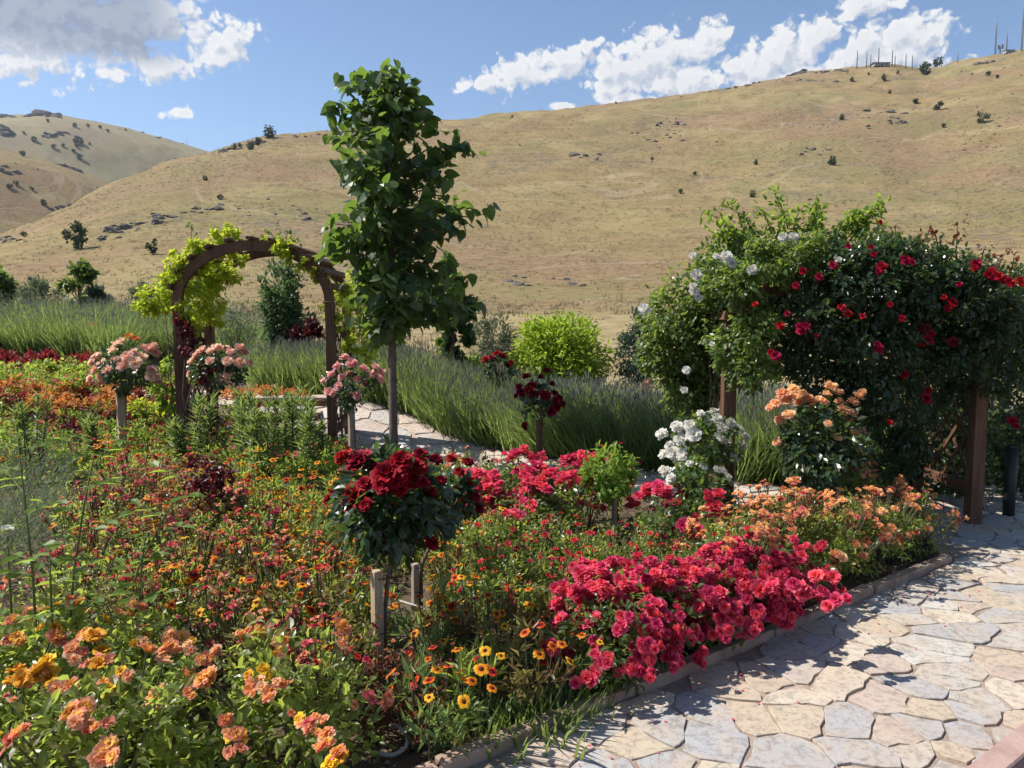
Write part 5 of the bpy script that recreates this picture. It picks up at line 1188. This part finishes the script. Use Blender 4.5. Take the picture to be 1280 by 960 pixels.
# ------------------------------------------------------------------ coloured planting strips on the left bank
def strip(name, label, cat, group, mats, x0, x1, top, h, Y0, Y1, gap, size, seed, n=330, rx=.26, t='leaf'):
    """clumps between px x0..x1 across, between depths Y0..Y1"""
    rr = random.Random(seed); pts = []
    prs = []
    for i, m in enumerate(mats):
        r = np.random.RandomState(seed + i); root = empty(name, (0, 0, 0)); b = MB()
        cc = dome_centres(r, 14, rx * .8, rx * .8, .03, h, .4); P, d = clump_pts(r, cc, rx * .34, n // 14); P[:, 2] = np.maximum(P[:, 2], .02)
        leaves(b, r, P, nrm(P - np.array([0, 0, h * .3])), size, .6, t, 0, .0, .9, .5, .5); b.build('foliage', m, root); prs.append(root)
    Y = Y0
    while Y <= Y1:
        X = (x0 - 640) / F * Y
        while X < (x1 - 640) / F * Y:
            pts.append(np.array([X + rr.uniform(-.08, .08), Y + rr.uniform(-.08, .08)])); X += gap
        Y += gap
    plant(prs, pts, label, cat, group, seed)
strip('orange_foliage_plant', 'orange leaved bedding plant in the strip before the lime plants', 'bedding plant', 'orange bedding strip on the left', [L_coleuso, L_coleuso, L_coleusr], -20, 225, 0, .26, 9.7, 10.4, .36, .06, 501)
strip('lime_foliage_plant', 'lime green bedding plant in the strip between the orange and dark red plants', 'bedding plant', 'lime bedding strip on the left', [L_yg, L_yg], -20, 120, 0, .34, 10.95, 11.9, .44, .08, 511, 300, .3, 'lance')
strip('red_foliage_plant', 'dark red leaved bedding plant in the strip below the lavender bank', 'bedding plant', 'dark red bedding strip on the left', [L_coleusr, L_coleusr], -20, 118, 0, .32, 12.6, 13.1, .4, .075, 521)
strip('orange_foliage_plant', 'orange leaved bedding plant beside the wooden steps', 'bedding plant', 'orange bedding beside the steps', [L_coleuso, L_coleuso], 285, 372, 0, .14, 10.2, 10.5, .3, .05, 531, 160, .16)
strip('lime_foliage_plant', 'yellow green bedding plant at the right end of the orange strip', 'bedding plant', 'yellow green plants by the arch foot', [L_lime], 178, 225, 0, .30, 9.5, 9.6, .34, .07, 541)
strip('maroon_foliage_plant', 'low maroon bedding plant in front of the orange strip', 'bedding plant', 'maroon edging under the orange strip', [L_maroon], 55, 225, 0, .2, 9.25, 9.35, .32, .06, 551, 220, .2)
# orange day lilies over the lavender bank
B_lily = bloomset('orange_lily_bloom', petal_mat('orange_lily_petal', [(0, (.7, .2, .03)), (1, (.8, .24, .05))], .2), LY_MINI, 1, 3, 3)
for (px, py, Y, lab) in [(118, 406, 13.6, 'orange lily with two open blooms above the leftmost peach standard rose'), (8, 416, 13.6, 'single orange lily at the far left before the lavender bank'), (163, 420, 13.0, 'orange lily just behind the leftmost peach standard rose')]:
    p = W(px, py, Y); gz = float(garden_z(p[0], Y)); o = tag(empty('day_lily', (p[0], Y, gz)), lab, 'lily'); b = MB(); hh = p[2] - gz
    tube(b, [(0, 0, 0), (0.02, 0, hh * .6), (0, 0, hh)], [.008, .006, .004], 5); b.build('stem', M_stem, o)
    f = MB(); r = np.random.RandomState(int(px)); n = 40; P = np.concatenate([r.normal(0, .04, (n, 2)), np.zeros((n, 1))], 1); emit(f, 'blade', P, r.normal(size=(n, 3)) * .35 + np.array([0, 0, 1]), r.normal(size=(n, 3)), .45, .02); f.build('foliage', L_fresh, o)
    for q in range(2): bloom(o, B_lily, (q * .12 - .03, 0, hh - q * .04), (.3, -.5, .6), .075)
wood_tread = wood_mat('worn_tread_wood', (.40, .31, .25), (.52, .43, .36), (4, 40, 40))
# ------------------------------------------------------------------ steps through the arch
sc_ = np.array([(W(345, 520, 9.6)[0]), 9.6, 0.0]); st = tag(empty('wooden_steps', (sc_[0], 9.1, 0)), 'low dark wooden garden steps climbing behind the arch', 'steps')
for k in range(3):
    b = MB(); box(b, (0, .12 + k * .34, .115 + k * .15), (1.1, .05, .17), 0, None, .006); b.build('riser', M_brown, st)
    b = MB(); box(b, (0, .30 + k * .34, .215 + k * .15), (1.12, .34, .028), 0, None, .006); b.build('tread', wood_tread, st)

# ------------------------------------------------------------------ shrubs and small trees behind the garden
def shrub(name, label, cat, px, top, base, width, Y, mat, n, size, seed, t='leaf', ratio=.55, shape='round', group=None, trunk=False, gaps=.3, base_z=None):
    rng = np.random.RandomState(seed); p = W(px, base, Y); gz = float(garden_z(p[0], Y)) if base_z is None else base_z
    root = tag(empty(name, (p[0], Y, gz)), label, cat, group); zt = W(px, top, Y)[2] - gz; z0 = max(.05, (p[2] - gz)); 
    rx = width / F * Y / 2; k = max(14, n // 45); cc = dome_centres(rng, k, rx * .84, rx * .84, z0, zt, gaps)
    if shape == 'tall': cc[:, :2] *= (.55 + .75 * (1 - ((cc[:, 2:3] - z0) / (zt - z0)))) .clip(.3, 1)
    r = min(rx, (zt - z0) / 2) * (.34 if shape == 'round' else .30)
    P, d = clump_pts(rng, cc, r, n // k + 1); P[:, 2] = np.maximum(P[:, 2], .03)
    b = MB(); leaves(b, rng, P, nrm(P - np.array([0, 0, (z0 + zt) / 2])), size, ratio, t, 0, .05 if t != 'lance' else -.1, .8, .5, .6); b.build('foliage', mat, root)
    b = MB()
    if trunk: tube(b, [(0, 0, -.05), (.02, 0, (z0 + zt) * .45), (0, 0, zt * .9)], [rx * .09 + .02, rx * .06 + .012, .006], 7)
    for q in range(8):
        e = cc[rng.randint(k)]; s_ = np.array([0, 0, 0.]) if not trunk else np.array([.01, 0, e[2] * .6]); tube(b, [s_, (s_ + e) / 2 + rng.normal(0, .03, 3), e], [.016, .012, .005], 5)
    b.build('trunk' if trunk else 'stem', M_bark, root); return root
shrub('round_shrub', 'bright lime green rounded shrub behind the lavender, in the middle of the garden', 'shrub', 698, 396, 500, 134, 10.8, L_limeb, 8500, .08, 601, 'leaf', .5, gaps=.5)
shrub('dark_tree', 'dark green leafy young tree just right of the shade tree trunk', 'tree', 564, 325, 455, 66, 10.8, L_tree, 1700, .10, 602, 'heart', .85, 'tall', None, True)
shrub('olive_shrub', 'silvery grey green shrub between the dark tree and the lime shrub', 'shrub', 618, 390, 470, 66, 13.0, L_grey, 2400, .09, 603, 'lance', .22)
shrub('blue_green_shrub', 'blue green upright shrub left of the white climbing rose', 'shrub', 792, 388, 490, 54, 10.5, L_blue, 3000, .07, 604, 'lance', .3)
shrub('leafy_shrub', 'tall green leafy shrub seen through the garden arch', 'shrub', 358, 316, 520, 66, 12.5, L_blue2, 4600, .085, 605, 'leaf', .5, gaps=.1)
shrub('olive_shrub', 'sparse grey green shrub with bare stems seen through the left side of the arch', 'shrub', 296, 368, 440, 72, 14.0, L_grey, 800, .09, 606, 'lance', .25)
shrub('maroon_shrub', 'dark maroon shrub behind the right side of the arch', 'shrub', 385, 398, 450, 40, 12.2, L_maroon, 900, .08, 607)
shrub('rounded_bush', 'pale yellow flowered low bush inside the arch opening', 'bush', 330, 425, 450, 44, 13.0, leaf_mat('pale_yellow_flower', [(.45, .42, .16), (.55, .52, .22), (.2, .25, .08)], (.6, .6, .2), .35), 500, .06, 608)
shrub('silver_bush', 'silver green round bush behind the left lavender bank', 'bush', 52, 350, 392, 52, 20.5, L_grey, 1500, .14, 609, 'lance', .3)
shrub('slim_tree', 'slim sparse young tree behind the left lavender bank', 'tree', 100, 320, 400, 46, 19.0, L_tree, 700, .16, 610, 'leaf', .55, 'tall', None, True)
shrub('dark_bush', 'dense dark bush beside the slim sparse tree on the left', 'bush', 125, 355, 402, 36, 19.5, L_blue, 1400, .14, 611, 'lance', .35)
shrub('dark_bush', 'dark green bush cut by the left edge of the photo', 'bush', -4, 338, 388, 42, 21.0, L_tree, 1300, .16, 612)
shrub('silver_bush', 'small grey green bush above the left golden climber', 'bush', 181, 356, 392, 34, 22.0, L_grey, 700, .14, 613, 'lance', .3)
shrub('twiggy_bush', 'thin twiggy bush left of the arch, below the golden climber', 'bush', 178, 390, 415, 46, 18.0, L_grey, 260, .12, 614, 'lance', .3)
shrub('dark_bush', 'low dark green bush behind the walk, right of the arch', 'bush', 490, 425, 470, 50, 12.0, L_tree, 900, .09, 615)
shrub('leafy_shrub', 'low yellow green shrub between the dark tree and the crimson far rose', 'shrub', 585, 445, 478, 50, 11.2, L_fresh, 800, .08, 616)
shrub('leafy_shrub', 'green leafy shrub in the shade behind the peach orange rose', 'shrub', 1100, 545, 640, 60, 6.6, L_rose, 1500, .05, 617)
shrub('leafy_shrub', 'light green shrub glimpsed under the pergola roses', 'shrub', 955, 445, 520, 50, 9.0, L_fresh, 900, .08, 618)
shrub('leafy_shrub', 'pale green shrub at the right edge behind the pergola post', 'shrub', 1290, 520, 640, 60, 8.6, L_fresh, 1300, .07, 619)
pk = shrub('rounded_bush', 'small bush with pink flowers in front of the blue green shrub', 'bush', 805, 478, 505, 34, 9.6, L_pinkb, 420, .05, 620)
shrub('leafy_shrub', 'bright green low shrub below the peach orange rose', 'shrub', 1040, 590, 650, 70, 5.5, L_bed, 1500, .04, 622)

# ------------------------------------------------------------------ the hillside: shrubs, rocks, masts
def hill_bush(seed, n=420):
    rng = np.random.RandomState(seed); root = empty('hill_shrub', (0, 0, 0)); b = MB(); cc = dome_centres(rng, 12, .42, .42, .1, 1.0, .3); P, d = clump_pts(rng, cc, .2, n // 12)
    P[:, 2] = np.maximum(P[:, 2], .0); leaves(b, rng, P, nrm(P - np.array([0, 0, .5])), (.15 if n > 300 else .2), .8, 'diam'); tube(b, [(0, 0, -.1), (0, 0, .6)], [.04, .02], 5, 1); b.build('foliage', [L_hill, M_bark], root); return root
def hill_place(protos, lst, label, cat, group, seed, far=False):
    rr = random.Random(seed); used = set()
    for i, it in enumerate(lst):
        px, py, w = it[:3]; lab = it[3] if len(it) > 3 else label; p, r = hit_hill(px, py, far); s = w / F * r; k = rr.randrange(len(protos)); p[2] -= .04 * s
        if k not in used: o = protos[k]; used.add(k); o.location = p; o.scale = (s, s, s * rr.uniform(.8, 1.2)); o.rotation_euler = (0, 0, rr.uniform(0, 6.28)); tag(o, lab, cat, group if len(it) <= 3 else None)
        else:
            o = copy_tree(protos[k], p, rr.uniform(0, 6.28), s, lab, group if len(it) <= 3 else None)
            if len(it) > 3 and 'group' in o: del o['group']
    for k in range(len(protos)):
        if k not in used:
            for c in list(protos[k].children): bpy.data.objects.remove(c)
            bpy.data.objects.remove(protos[k])
HB = [(257, 226, 6), (338, 173, 14), (322, 182, 8), (314, 187, 9), (293, 187, 7), (300, 184, 5), (1040, 207, 10), (850, 242, 6), (940, 247, 8), (868, 219, 5), (945, 206, 6), (1145, 130, 6), (1112, 117, 4), (1105, 101, 7), (1122, 93, 4), (1086, 94, 3), (815, 200, 4), (1235, 95, 5), (1247, 98, 4), (1052, 150, 6), (1180, 160, 5), (1065, 102, 5), (770, 130, 3), (640, 147, 3), (275, 250, 7), (30, 296, 6)]
hill_place([hill_bush(701), hill_bush(702)], HB, 'small dark shrub dotted on the dry hillside', 'shrub', 'small dark shrubs on the hillside', 31)
hill_place([hill_bush(703, 420)], [(95, 312, 24, 'broad dark green tree on the lower left of the hillside below the rocks')], '', 'tree', None, 32)
hill_place([hill_bush(704, 300)], [(192, 318, 14, 'narrow dark bush on the hillside left of the arch')], '', 'shrub', None, 33)
hill_place([hill_bush(705, 300)], [(1158, 94, 12, 'rounded dark bush just below the skyline, left of the tall masts')], '', 'shrub', None, 34)
hill_place([hill_bush(706, 200)], [(1172, 83, 10, 'dark bush on the skyline right of the little hut')], '', 'shrub', None, 35)
hill_place([hill_bush(707, 200)], [(1173, 138, 11, 'dark bush on the upper right slope, alone below the skyline bushes')], '', 'shrub', None, 36)
hill_place([hill_bush(708, 200)], [(1228, 154, 10, 'dark bush low on the far right slope')], '', 'shrub', None, 37)
FB = [(28, 195, 6), (43, 178, 6), (67, 186, 5), (79, 184, 4), (95, 181, 6), (101, 181, 6), (96, 185, 4), (92, 191, 4), (100, 200, 6), (94, 160, 5), (110, 159, 4), (125, 161, 4), (135, 166, 4), (60, 153, 4), (112, 182, 3), (157, 164, 3), (30, 168, 3), (55, 257, 7), (40, 238, 4), (12, 236, 6), (20, 232, 5)]
hill_place([hill_bush(711), hill_bush(712)], FB, 'tiny dark tree on the far left hill', 'tree', 'tiny trees on the far left hill', 38, True)
M_rock = noisy_mat('hill_rock', [(0, (.06, .05, .05)), (.5, (.12, .105, .10)), (1, (.19, .165, .155))], 2.2, .92, .1, .9, .05, 8, 6)
def rock(seed, flat=.6):
    rng = np.random.RandomState(seed); import bmesh
    bm = bmesh.new(); bmesh.ops.create_icosphere(bm, subdivisions=2, radius=.5); dirs = nrm(rng.normal(size=(13, 3))); offs = rng.uniform(.2, .42, 13)
    for v in bm.verts:
        c = np.array(v.co)
        for d, o_ in zip(dirs, offs):
            k = c @ d
            if k > o_: c = c - d * (k - o_)
        c = c * np.array([1, .8, flat]) + rng.normal(0, .03, 3); v.co = Vector(c)
    me = bpy.data.meshes.new('rock'); bm.to_mesh(me); bm.free(); me.materials.append(M_rock); return me
RK = [rock(i, f) for i, f in enumerate((.6, .5, .75, .45))]
def rocks(lst, label, group, seed):
    rr = random.Random(seed)
    for (px, py, w) in lst:
        p, r = hit_hill(px, py); s = w * 1.4 / F * r; p[2] -= .08 * s; o = link('rock', rr.choice(RK), None, p, (rr.uniform(-.2, .2), rr.uniform(-.2, .2), rr.uniform(0, 6.28)), s); tag(o, label, 'rock', group)
def cl(seed, boxes):
    rr = random.Random(seed); o = []
    for (x0, y0, x1, y1, n, a, b2, slope) in boxes:
        for _ in range(n):
            u = rr.random(); x = x0 + (x1 - x0) * u; o.append((x, rr.uniform(y0, y1) + slope * u, rr.uniform(a, b2) * (1.5 if rr.random() < .15 else 1)))
    return o
rocks(cl(1, [(135, 284, 215, 295, 24, 5, 12, -16), (190, 268, 290, 276, 24, 5, 13, -14), (120, 296, 150, 300, 6, 5, 9, 0)]), 'grey rock in the long outcrop left of the arch', 'rocks of the long outcrop on the left slope', 41)
rocks([(380, 268, 9), (372, 263, 7), (383, 275, 14), (352, 262, 6), (345, 268, 7), (310, 270, 8), (335, 250, 6), (395, 262, 6), (366, 258, 5), (300, 262, 6)], 'scattered grey rock just left of the shade tree', 'scattered rocks left of the shade tree', 42)
rocks([(648, 356, 22), (636, 352, 12), (660, 358, 12), (642, 346, 9), (716, 356, 18), (706, 350, 12), (728, 358, 9), (690, 349, 8), (655, 348, 7)], 'dark boulder in the low patch above the lime shrub', 'boulders above the lime shrub', 43)
rocks(cl(4, [(712, 191, 752, 199, 14, 3, 9, 3), (820, 150, 905, 175, 14, 3, 7, 4), (1070, 138, 1135, 160, 20, 3, 8, 2), (1000, 180, 1060, 196, 8, 3, 6, 0), (785, 165, 850, 178, 12, 3, 6, 0), (1010, 250, 1060, 262, 4, 4, 8, 0), (1180, 165, 1260, 190, 8, 3, 5, 0), (1130, 120, 1250, 150, 6, 2, 5, 0)]), 'small rock scattered on the open middle slope', 'small rocks on the middle slope', 44)
rocks(cl(5, [(985, 92, 1005, 95, 9, 5, 11, -3), (1020, 90, 1062, 92, 12, 3, 8, -3), (905, 111, 950, 113, 10, 3, 8, -9), (995, 100, 1045, 102, 10, 3, 6, 0), (1215, 79, 1240, 82, 6, 4, 8, -4)]), 'rock on the skyline below the masts', 'rocks along the right skyline', 45)
rocks(cl(6, [(275, 188, 345, 192, 18, 3, 9, -16), (345, 172, 400, 174, 8, 3, 6, -4)]), 'rock on the small crest left of the shade tree', 'rocks on the crest left of the tree', 46)
rocks(cl(7, [(36, 142, 92, 147, 20, 6, 13, 0), (0, 155, 14, 168, 12, 6, 12, 3), (55, 165, 105, 172, 14, 4, 9, 3), (0, 205, 24, 216, 8, 5, 9, 6), (0, 144, 40, 147, 8, 4, 8, 0), (150, 158, 262, 162, 10, 3, 5, 26)]), 'dark rock on the far left hill', 'rocks on the far left hill', 47)
rocks(cl(8, [(0, 296, 30, 303, 9, 5, 12, 0), (60, 262, 90, 262, 4, 5, 8, -6)]), 'rock at the left edge of the near slope', 'rocks at the left of the near slope', 48)
M_mast = noisy_mat('grey_steel', [(0, (.16, .17, .19)), (1, (.25, .26, .28))], 3, .5, .4)
def mast(px, y0, y1, w, label, kind):
    p, r = hit_hill(px, y0); h = (y0 - y1) / F * r; o = tag(empty('antenna_mast', p), label, 'mast', None); a = w / F * r / 3.2
    b = MB()
    for k in range(3):
        t_ = k * 2.094; tube(b, [(a * math.cos(t_), a * math.sin(t_), -1), (a * .75 * math.cos(t_), a * .75 * math.sin(t_), h * .9), (0, 0, h)], [.09, .08, .05], 4)
    b.build('legs', M_mast, o)
    b = MB(); N = max(4, int(h / 1.6))
    for q in range(N):
        z0, z1 = h * .8 * q / N, h * .8 * (q + 1) / N; s0, s1 = a * (1 - .45 * q / N), a * (1 - .45 * (q + 1) / N)
        for k in range(3):
            t0, t1 = k * 2.094, (k + 1) * 2.094; tube(b, [(s0 * math.cos(t0), s0 * math.sin(t0), z0), (s1 * math.cos(t1), s1 * math.sin(t1), z1)], .05, 3)
    b.build('lattice', M_mast, o)
    if kind:
        b = MB()
        for k in range(4): box(b, (1.0 * math.cos(k * 1.57), 1.0 * math.sin(k * 1.57), h * .8), (.45, .45, 1.6), 0, None, .03)
        tube(b, [(-1.1, 0, h * .8), (1.1, 0, h * .8)], .08, 4); tube(b, [(0, -1.1, h * .8), (0, 1.1, h * .8)], .08, 4); b.build('antenna_panel', M_mast, o)
mast(1071, 86, 66, 1.2, 'thin mast on the skyline, leftmost of the group around the hut', 0)
mast(1083, 85, 68, 1.2, 'thin mast on the skyline just left of the hut', 0)
mast(1088, 85, 70, 1.0, 'short thin mast nearest the left wall of the hut', 0)
mast(1098, 81, 62, 1.3, 'mast rising straight behind the middle of the hut', 0)
mast(1115, 83, 65, 1.2, 'thin mast just right of the hut, first of a pair', 0)
mast(1118.5, 83, 71, 1.0, 'shorter mast of the pair right of the hut', 0)
mast(1132, 86, 70, 1.1, 'thin mast midway between the hut and the skyline bush', 0)
mast(1140, 87, 72, 1.1, 'thin mast nearest the skyline bush', 0)
mast(1197, 79, 68, 1.0, 'lonely short mast between the skyline bush and the tall masts', 0)
mast(1244, 67, 33, 2.2, 'tall lattice mast left of the cell tower at upper right', 0)
mast(1250, 66, 57, 2.0, 'stubby cell tower with antenna panels between two masts', 1)
mast(1258, 65, 45, 1.6, 'medium lattice mast right of the cell tower', 0)
mast(1277, 64, 18, 2.4, 'tallest lattice mast at the right edge of the photo', 0)
def hut(px, py, w, hh, label, door):
    p, r = hit_hill(px, py); s = r / F; a, d, h = w * s, w * s * .6, hh * s; o = tag(empty('hilltop_hut', (p[0], p[1], p[2] - .4)), label, 'hut')
    b = MB(); box(b, (0, 0, h / 2), (a, d, h), 0); b.build('wall', noisy_mat('grey_plaster', [(0, (.27, .27, .26)), (1, (.36, .35, .34))], 2, .9), o)
    b = MB(); q = h * .35; V = [(-a * .58, -d * .6, h), (a * .58, -d * .6, h), (a * .58, d * .6, h), (-a * .58, d * .6, h), (-a * .5, 0, h + q), (a * .5, 0, h + q)]
    V = [(x, y, z + .01) for x, y, z in V]; b.add(V, [(3, 2, 1, 0), (0, 1, 5, 4), (2, 3, 4, 5), (1, 2, 5), (3, 0, 4)], 0); b.build('roof', noisy_mat('roof_sheet', [(0, (.14, .13, .13)), (1, (.2, .18, .17))], 2, .7), o)
    for k in (-.28, .28):
        b = MB(); box(b, (a * k, -d * .5 - .03, h * .55), (a * .2, .05, h * .35), 0); b.build('window', noisy_mat('dark_window', [(0, (.04, .05, .06)), (1, (.06, .07, .08))], 2, .2, .6), o)
    b = MB(); box(b, (0, -d * .5 - .03, h * .36), (a * .14, .05, h * .7), 0); b.build('door', M_brown, o)
hut(1100, 83, 17, 3.6, 'small gabled hut among thin masts on the skyline', 1)
hut(1261, 66, 9, 3.2, 'tiny dark hut beside the tall masts at upper right', 1)
# electricity pole on the saddle of the far hill
p, r = hit_hill(234, 183); b = MB(); tube(b, [(0, 0, -1), (0, 0, 8 / F * r)], [.22, .14], 5); tube(b, [(-1.2, 0, 7 / F * r), (1.2, 0, 7 / F * r)], .1, 4)
tag(b.build('utility_pole', M_mast, None, p), 'thin pole on the skyline of the far left hill', 'pole')
# dark post beside the pergola
b = MB(); pp = G(1268, 668); tube(b, [(0, 0, -.05), (0, 0, .55)], [.045, .045], 10); tube(b, [(0, 0, .55), (0, 0, .58)], [.05, .03], 10)
tag(b.build('bollard', noisy_mat('dark_green_metal', [(0, (.012, .02, .016)), (1, (.02, .03, .024))], 5, .5, .4), None, (3.95, 6.0, .0)), 'short dark post right of the pergola', 'post')

b = MB(); rng = np.random.RandomState(95); n = 24000
a = rng.uniform(-.62, .62, n); r = 17.5 + 240 * rng.rand(n) ** 1.2; z = np.where(r < R0, garden_z(r * np.sin(a), r * np.cos(a)), hill_z(a, np.maximum(r, R0))); dens = _noise(r * np.sin(a) * 2.2, r * np.cos(a) * 2.2) + rng.normal(0, .9, n); k = dens > -.1
a, r, z = a[k], r[k], z[k]; C_ = np.stack([r * np.sin(a), r * np.cos(a), z - .03], -1)
for q in range(9):
    m = len(C_); sc_ = rng.uniform(.5, 1.3, m) * (.7 + r / 260)
    P = C_ + np.concatenate([rng.normal(0, .13, (m, 2)) * sc_[:, None], np.zeros((m, 1))], 1); D = nrm(rng.normal(0, .5, (m, 3)) + np.array([.2, 0, 1.0]))
    emit(b, 'blade', P, D, rng.normal(size=(m, 3)) + np.array([0, -.6, .4]), .2 * sc_ * rng.uniform(.6, 1.3, m), .045 * sc_, 0)
L_dry = leaf_mat('dry_grass_blade', [(.13, .095, .05), (.24, .18, .10), (.32, .26, .15), (.18, .15, .07), (.27, .22, .12)], (.36, .30, .16), .3, .8, .05)
o = b.build('dry_grass', L_dry); tag(o, 'tufts of dry grass over the lower hillside', 'grass', None, 'stuff')

# ------------------------------------------------------------------ air
hz = MB(); hx = 3400.0
zs = min(min(v.co.z for v in bpy.data.objects[n_].data.vertices) for n_ in ('ground', 'hillside', 'distant_hill')) - 1.0; ztop = max(v.co.z for v in bpy.data.objects['distant_hill'].data.vertices) + 25.0
V = [(x, y, z) for z in (zs, ztop) for x, y in ((-hx, -hx), (hx, -hx), (hx, hx), (-hx, hx))]
hz.add(V, [(3, 2, 1, 0), (4, 5, 6, 7)] + [(k, (k + 1) % 4, 4 + (k + 1) % 4, 4 + k) for k in range(4)])
m = bpy.data.materials.new('clear_air'); m.use_nodes = True; t = NT(m.node_tree); t.n.clear(); out = t.new('ShaderNodeOutputMaterial'); pv = t.new('ShaderNodeVolumePrincipled')
pv.inputs['Color'].default_value = (.72, .82, .95, 1); pv.inputs['Density'].default_value = .00017; pv.inputs['Anisotropy'].default_value = .25; t.l.new(pv.outputs[0], out.inputs['Volume'])
o = hz.build('haze', m); tag(o, 'thin summer haze over the hills', 'haze', None, 'stuff')

# ------------------------------------------------------------------ the countless small stones of the slope
b = MB(); rng = np.random.RandomState(98); n = 9000; a = rng.uniform(-.62, .62, n); r = 45 + 330 * rng.rand(n)
d_ = _noise(r * np.sin(a) * 1.3 + 40, r * np.cos(a) * 1.3) + .5 * _noise(r * np.sin(a) * 4, r * np.cos(a) * 4); k = d_ > .62; a, r = a[k], r[k]; z = hill_z(a, r)
ic = np.array([(0, 0, 1), (.9, 0, .1), (.3, .85, .1), (-.7, .5, .1), (-.7, -.5, .1), (.3, -.85, .1), (0, 0, -.6)]); icf = np.array([(0, q, q % 5 + 1) for q in range(1, 6)] + [(6, q % 5 + 1, q) for q in range(1, 6)])
for A_, r_, z_ in zip(a, r, z):
    s_ = r_ / F * (.6 + 1.1 * rng.rand() ** 3); b.add(ic * rng.uniform(.6, 1.3, (7, 3)) * np.array([1.3, 1, .6]) * s_ + np.array([r_ * math.sin(A_), r_ * math.cos(A_), z_]), icf, 0)
o = b.build('scattered_stones', M_rock); tag(o, 'many small dark stones strewn over the slope', 'stones', None, 'stuff')
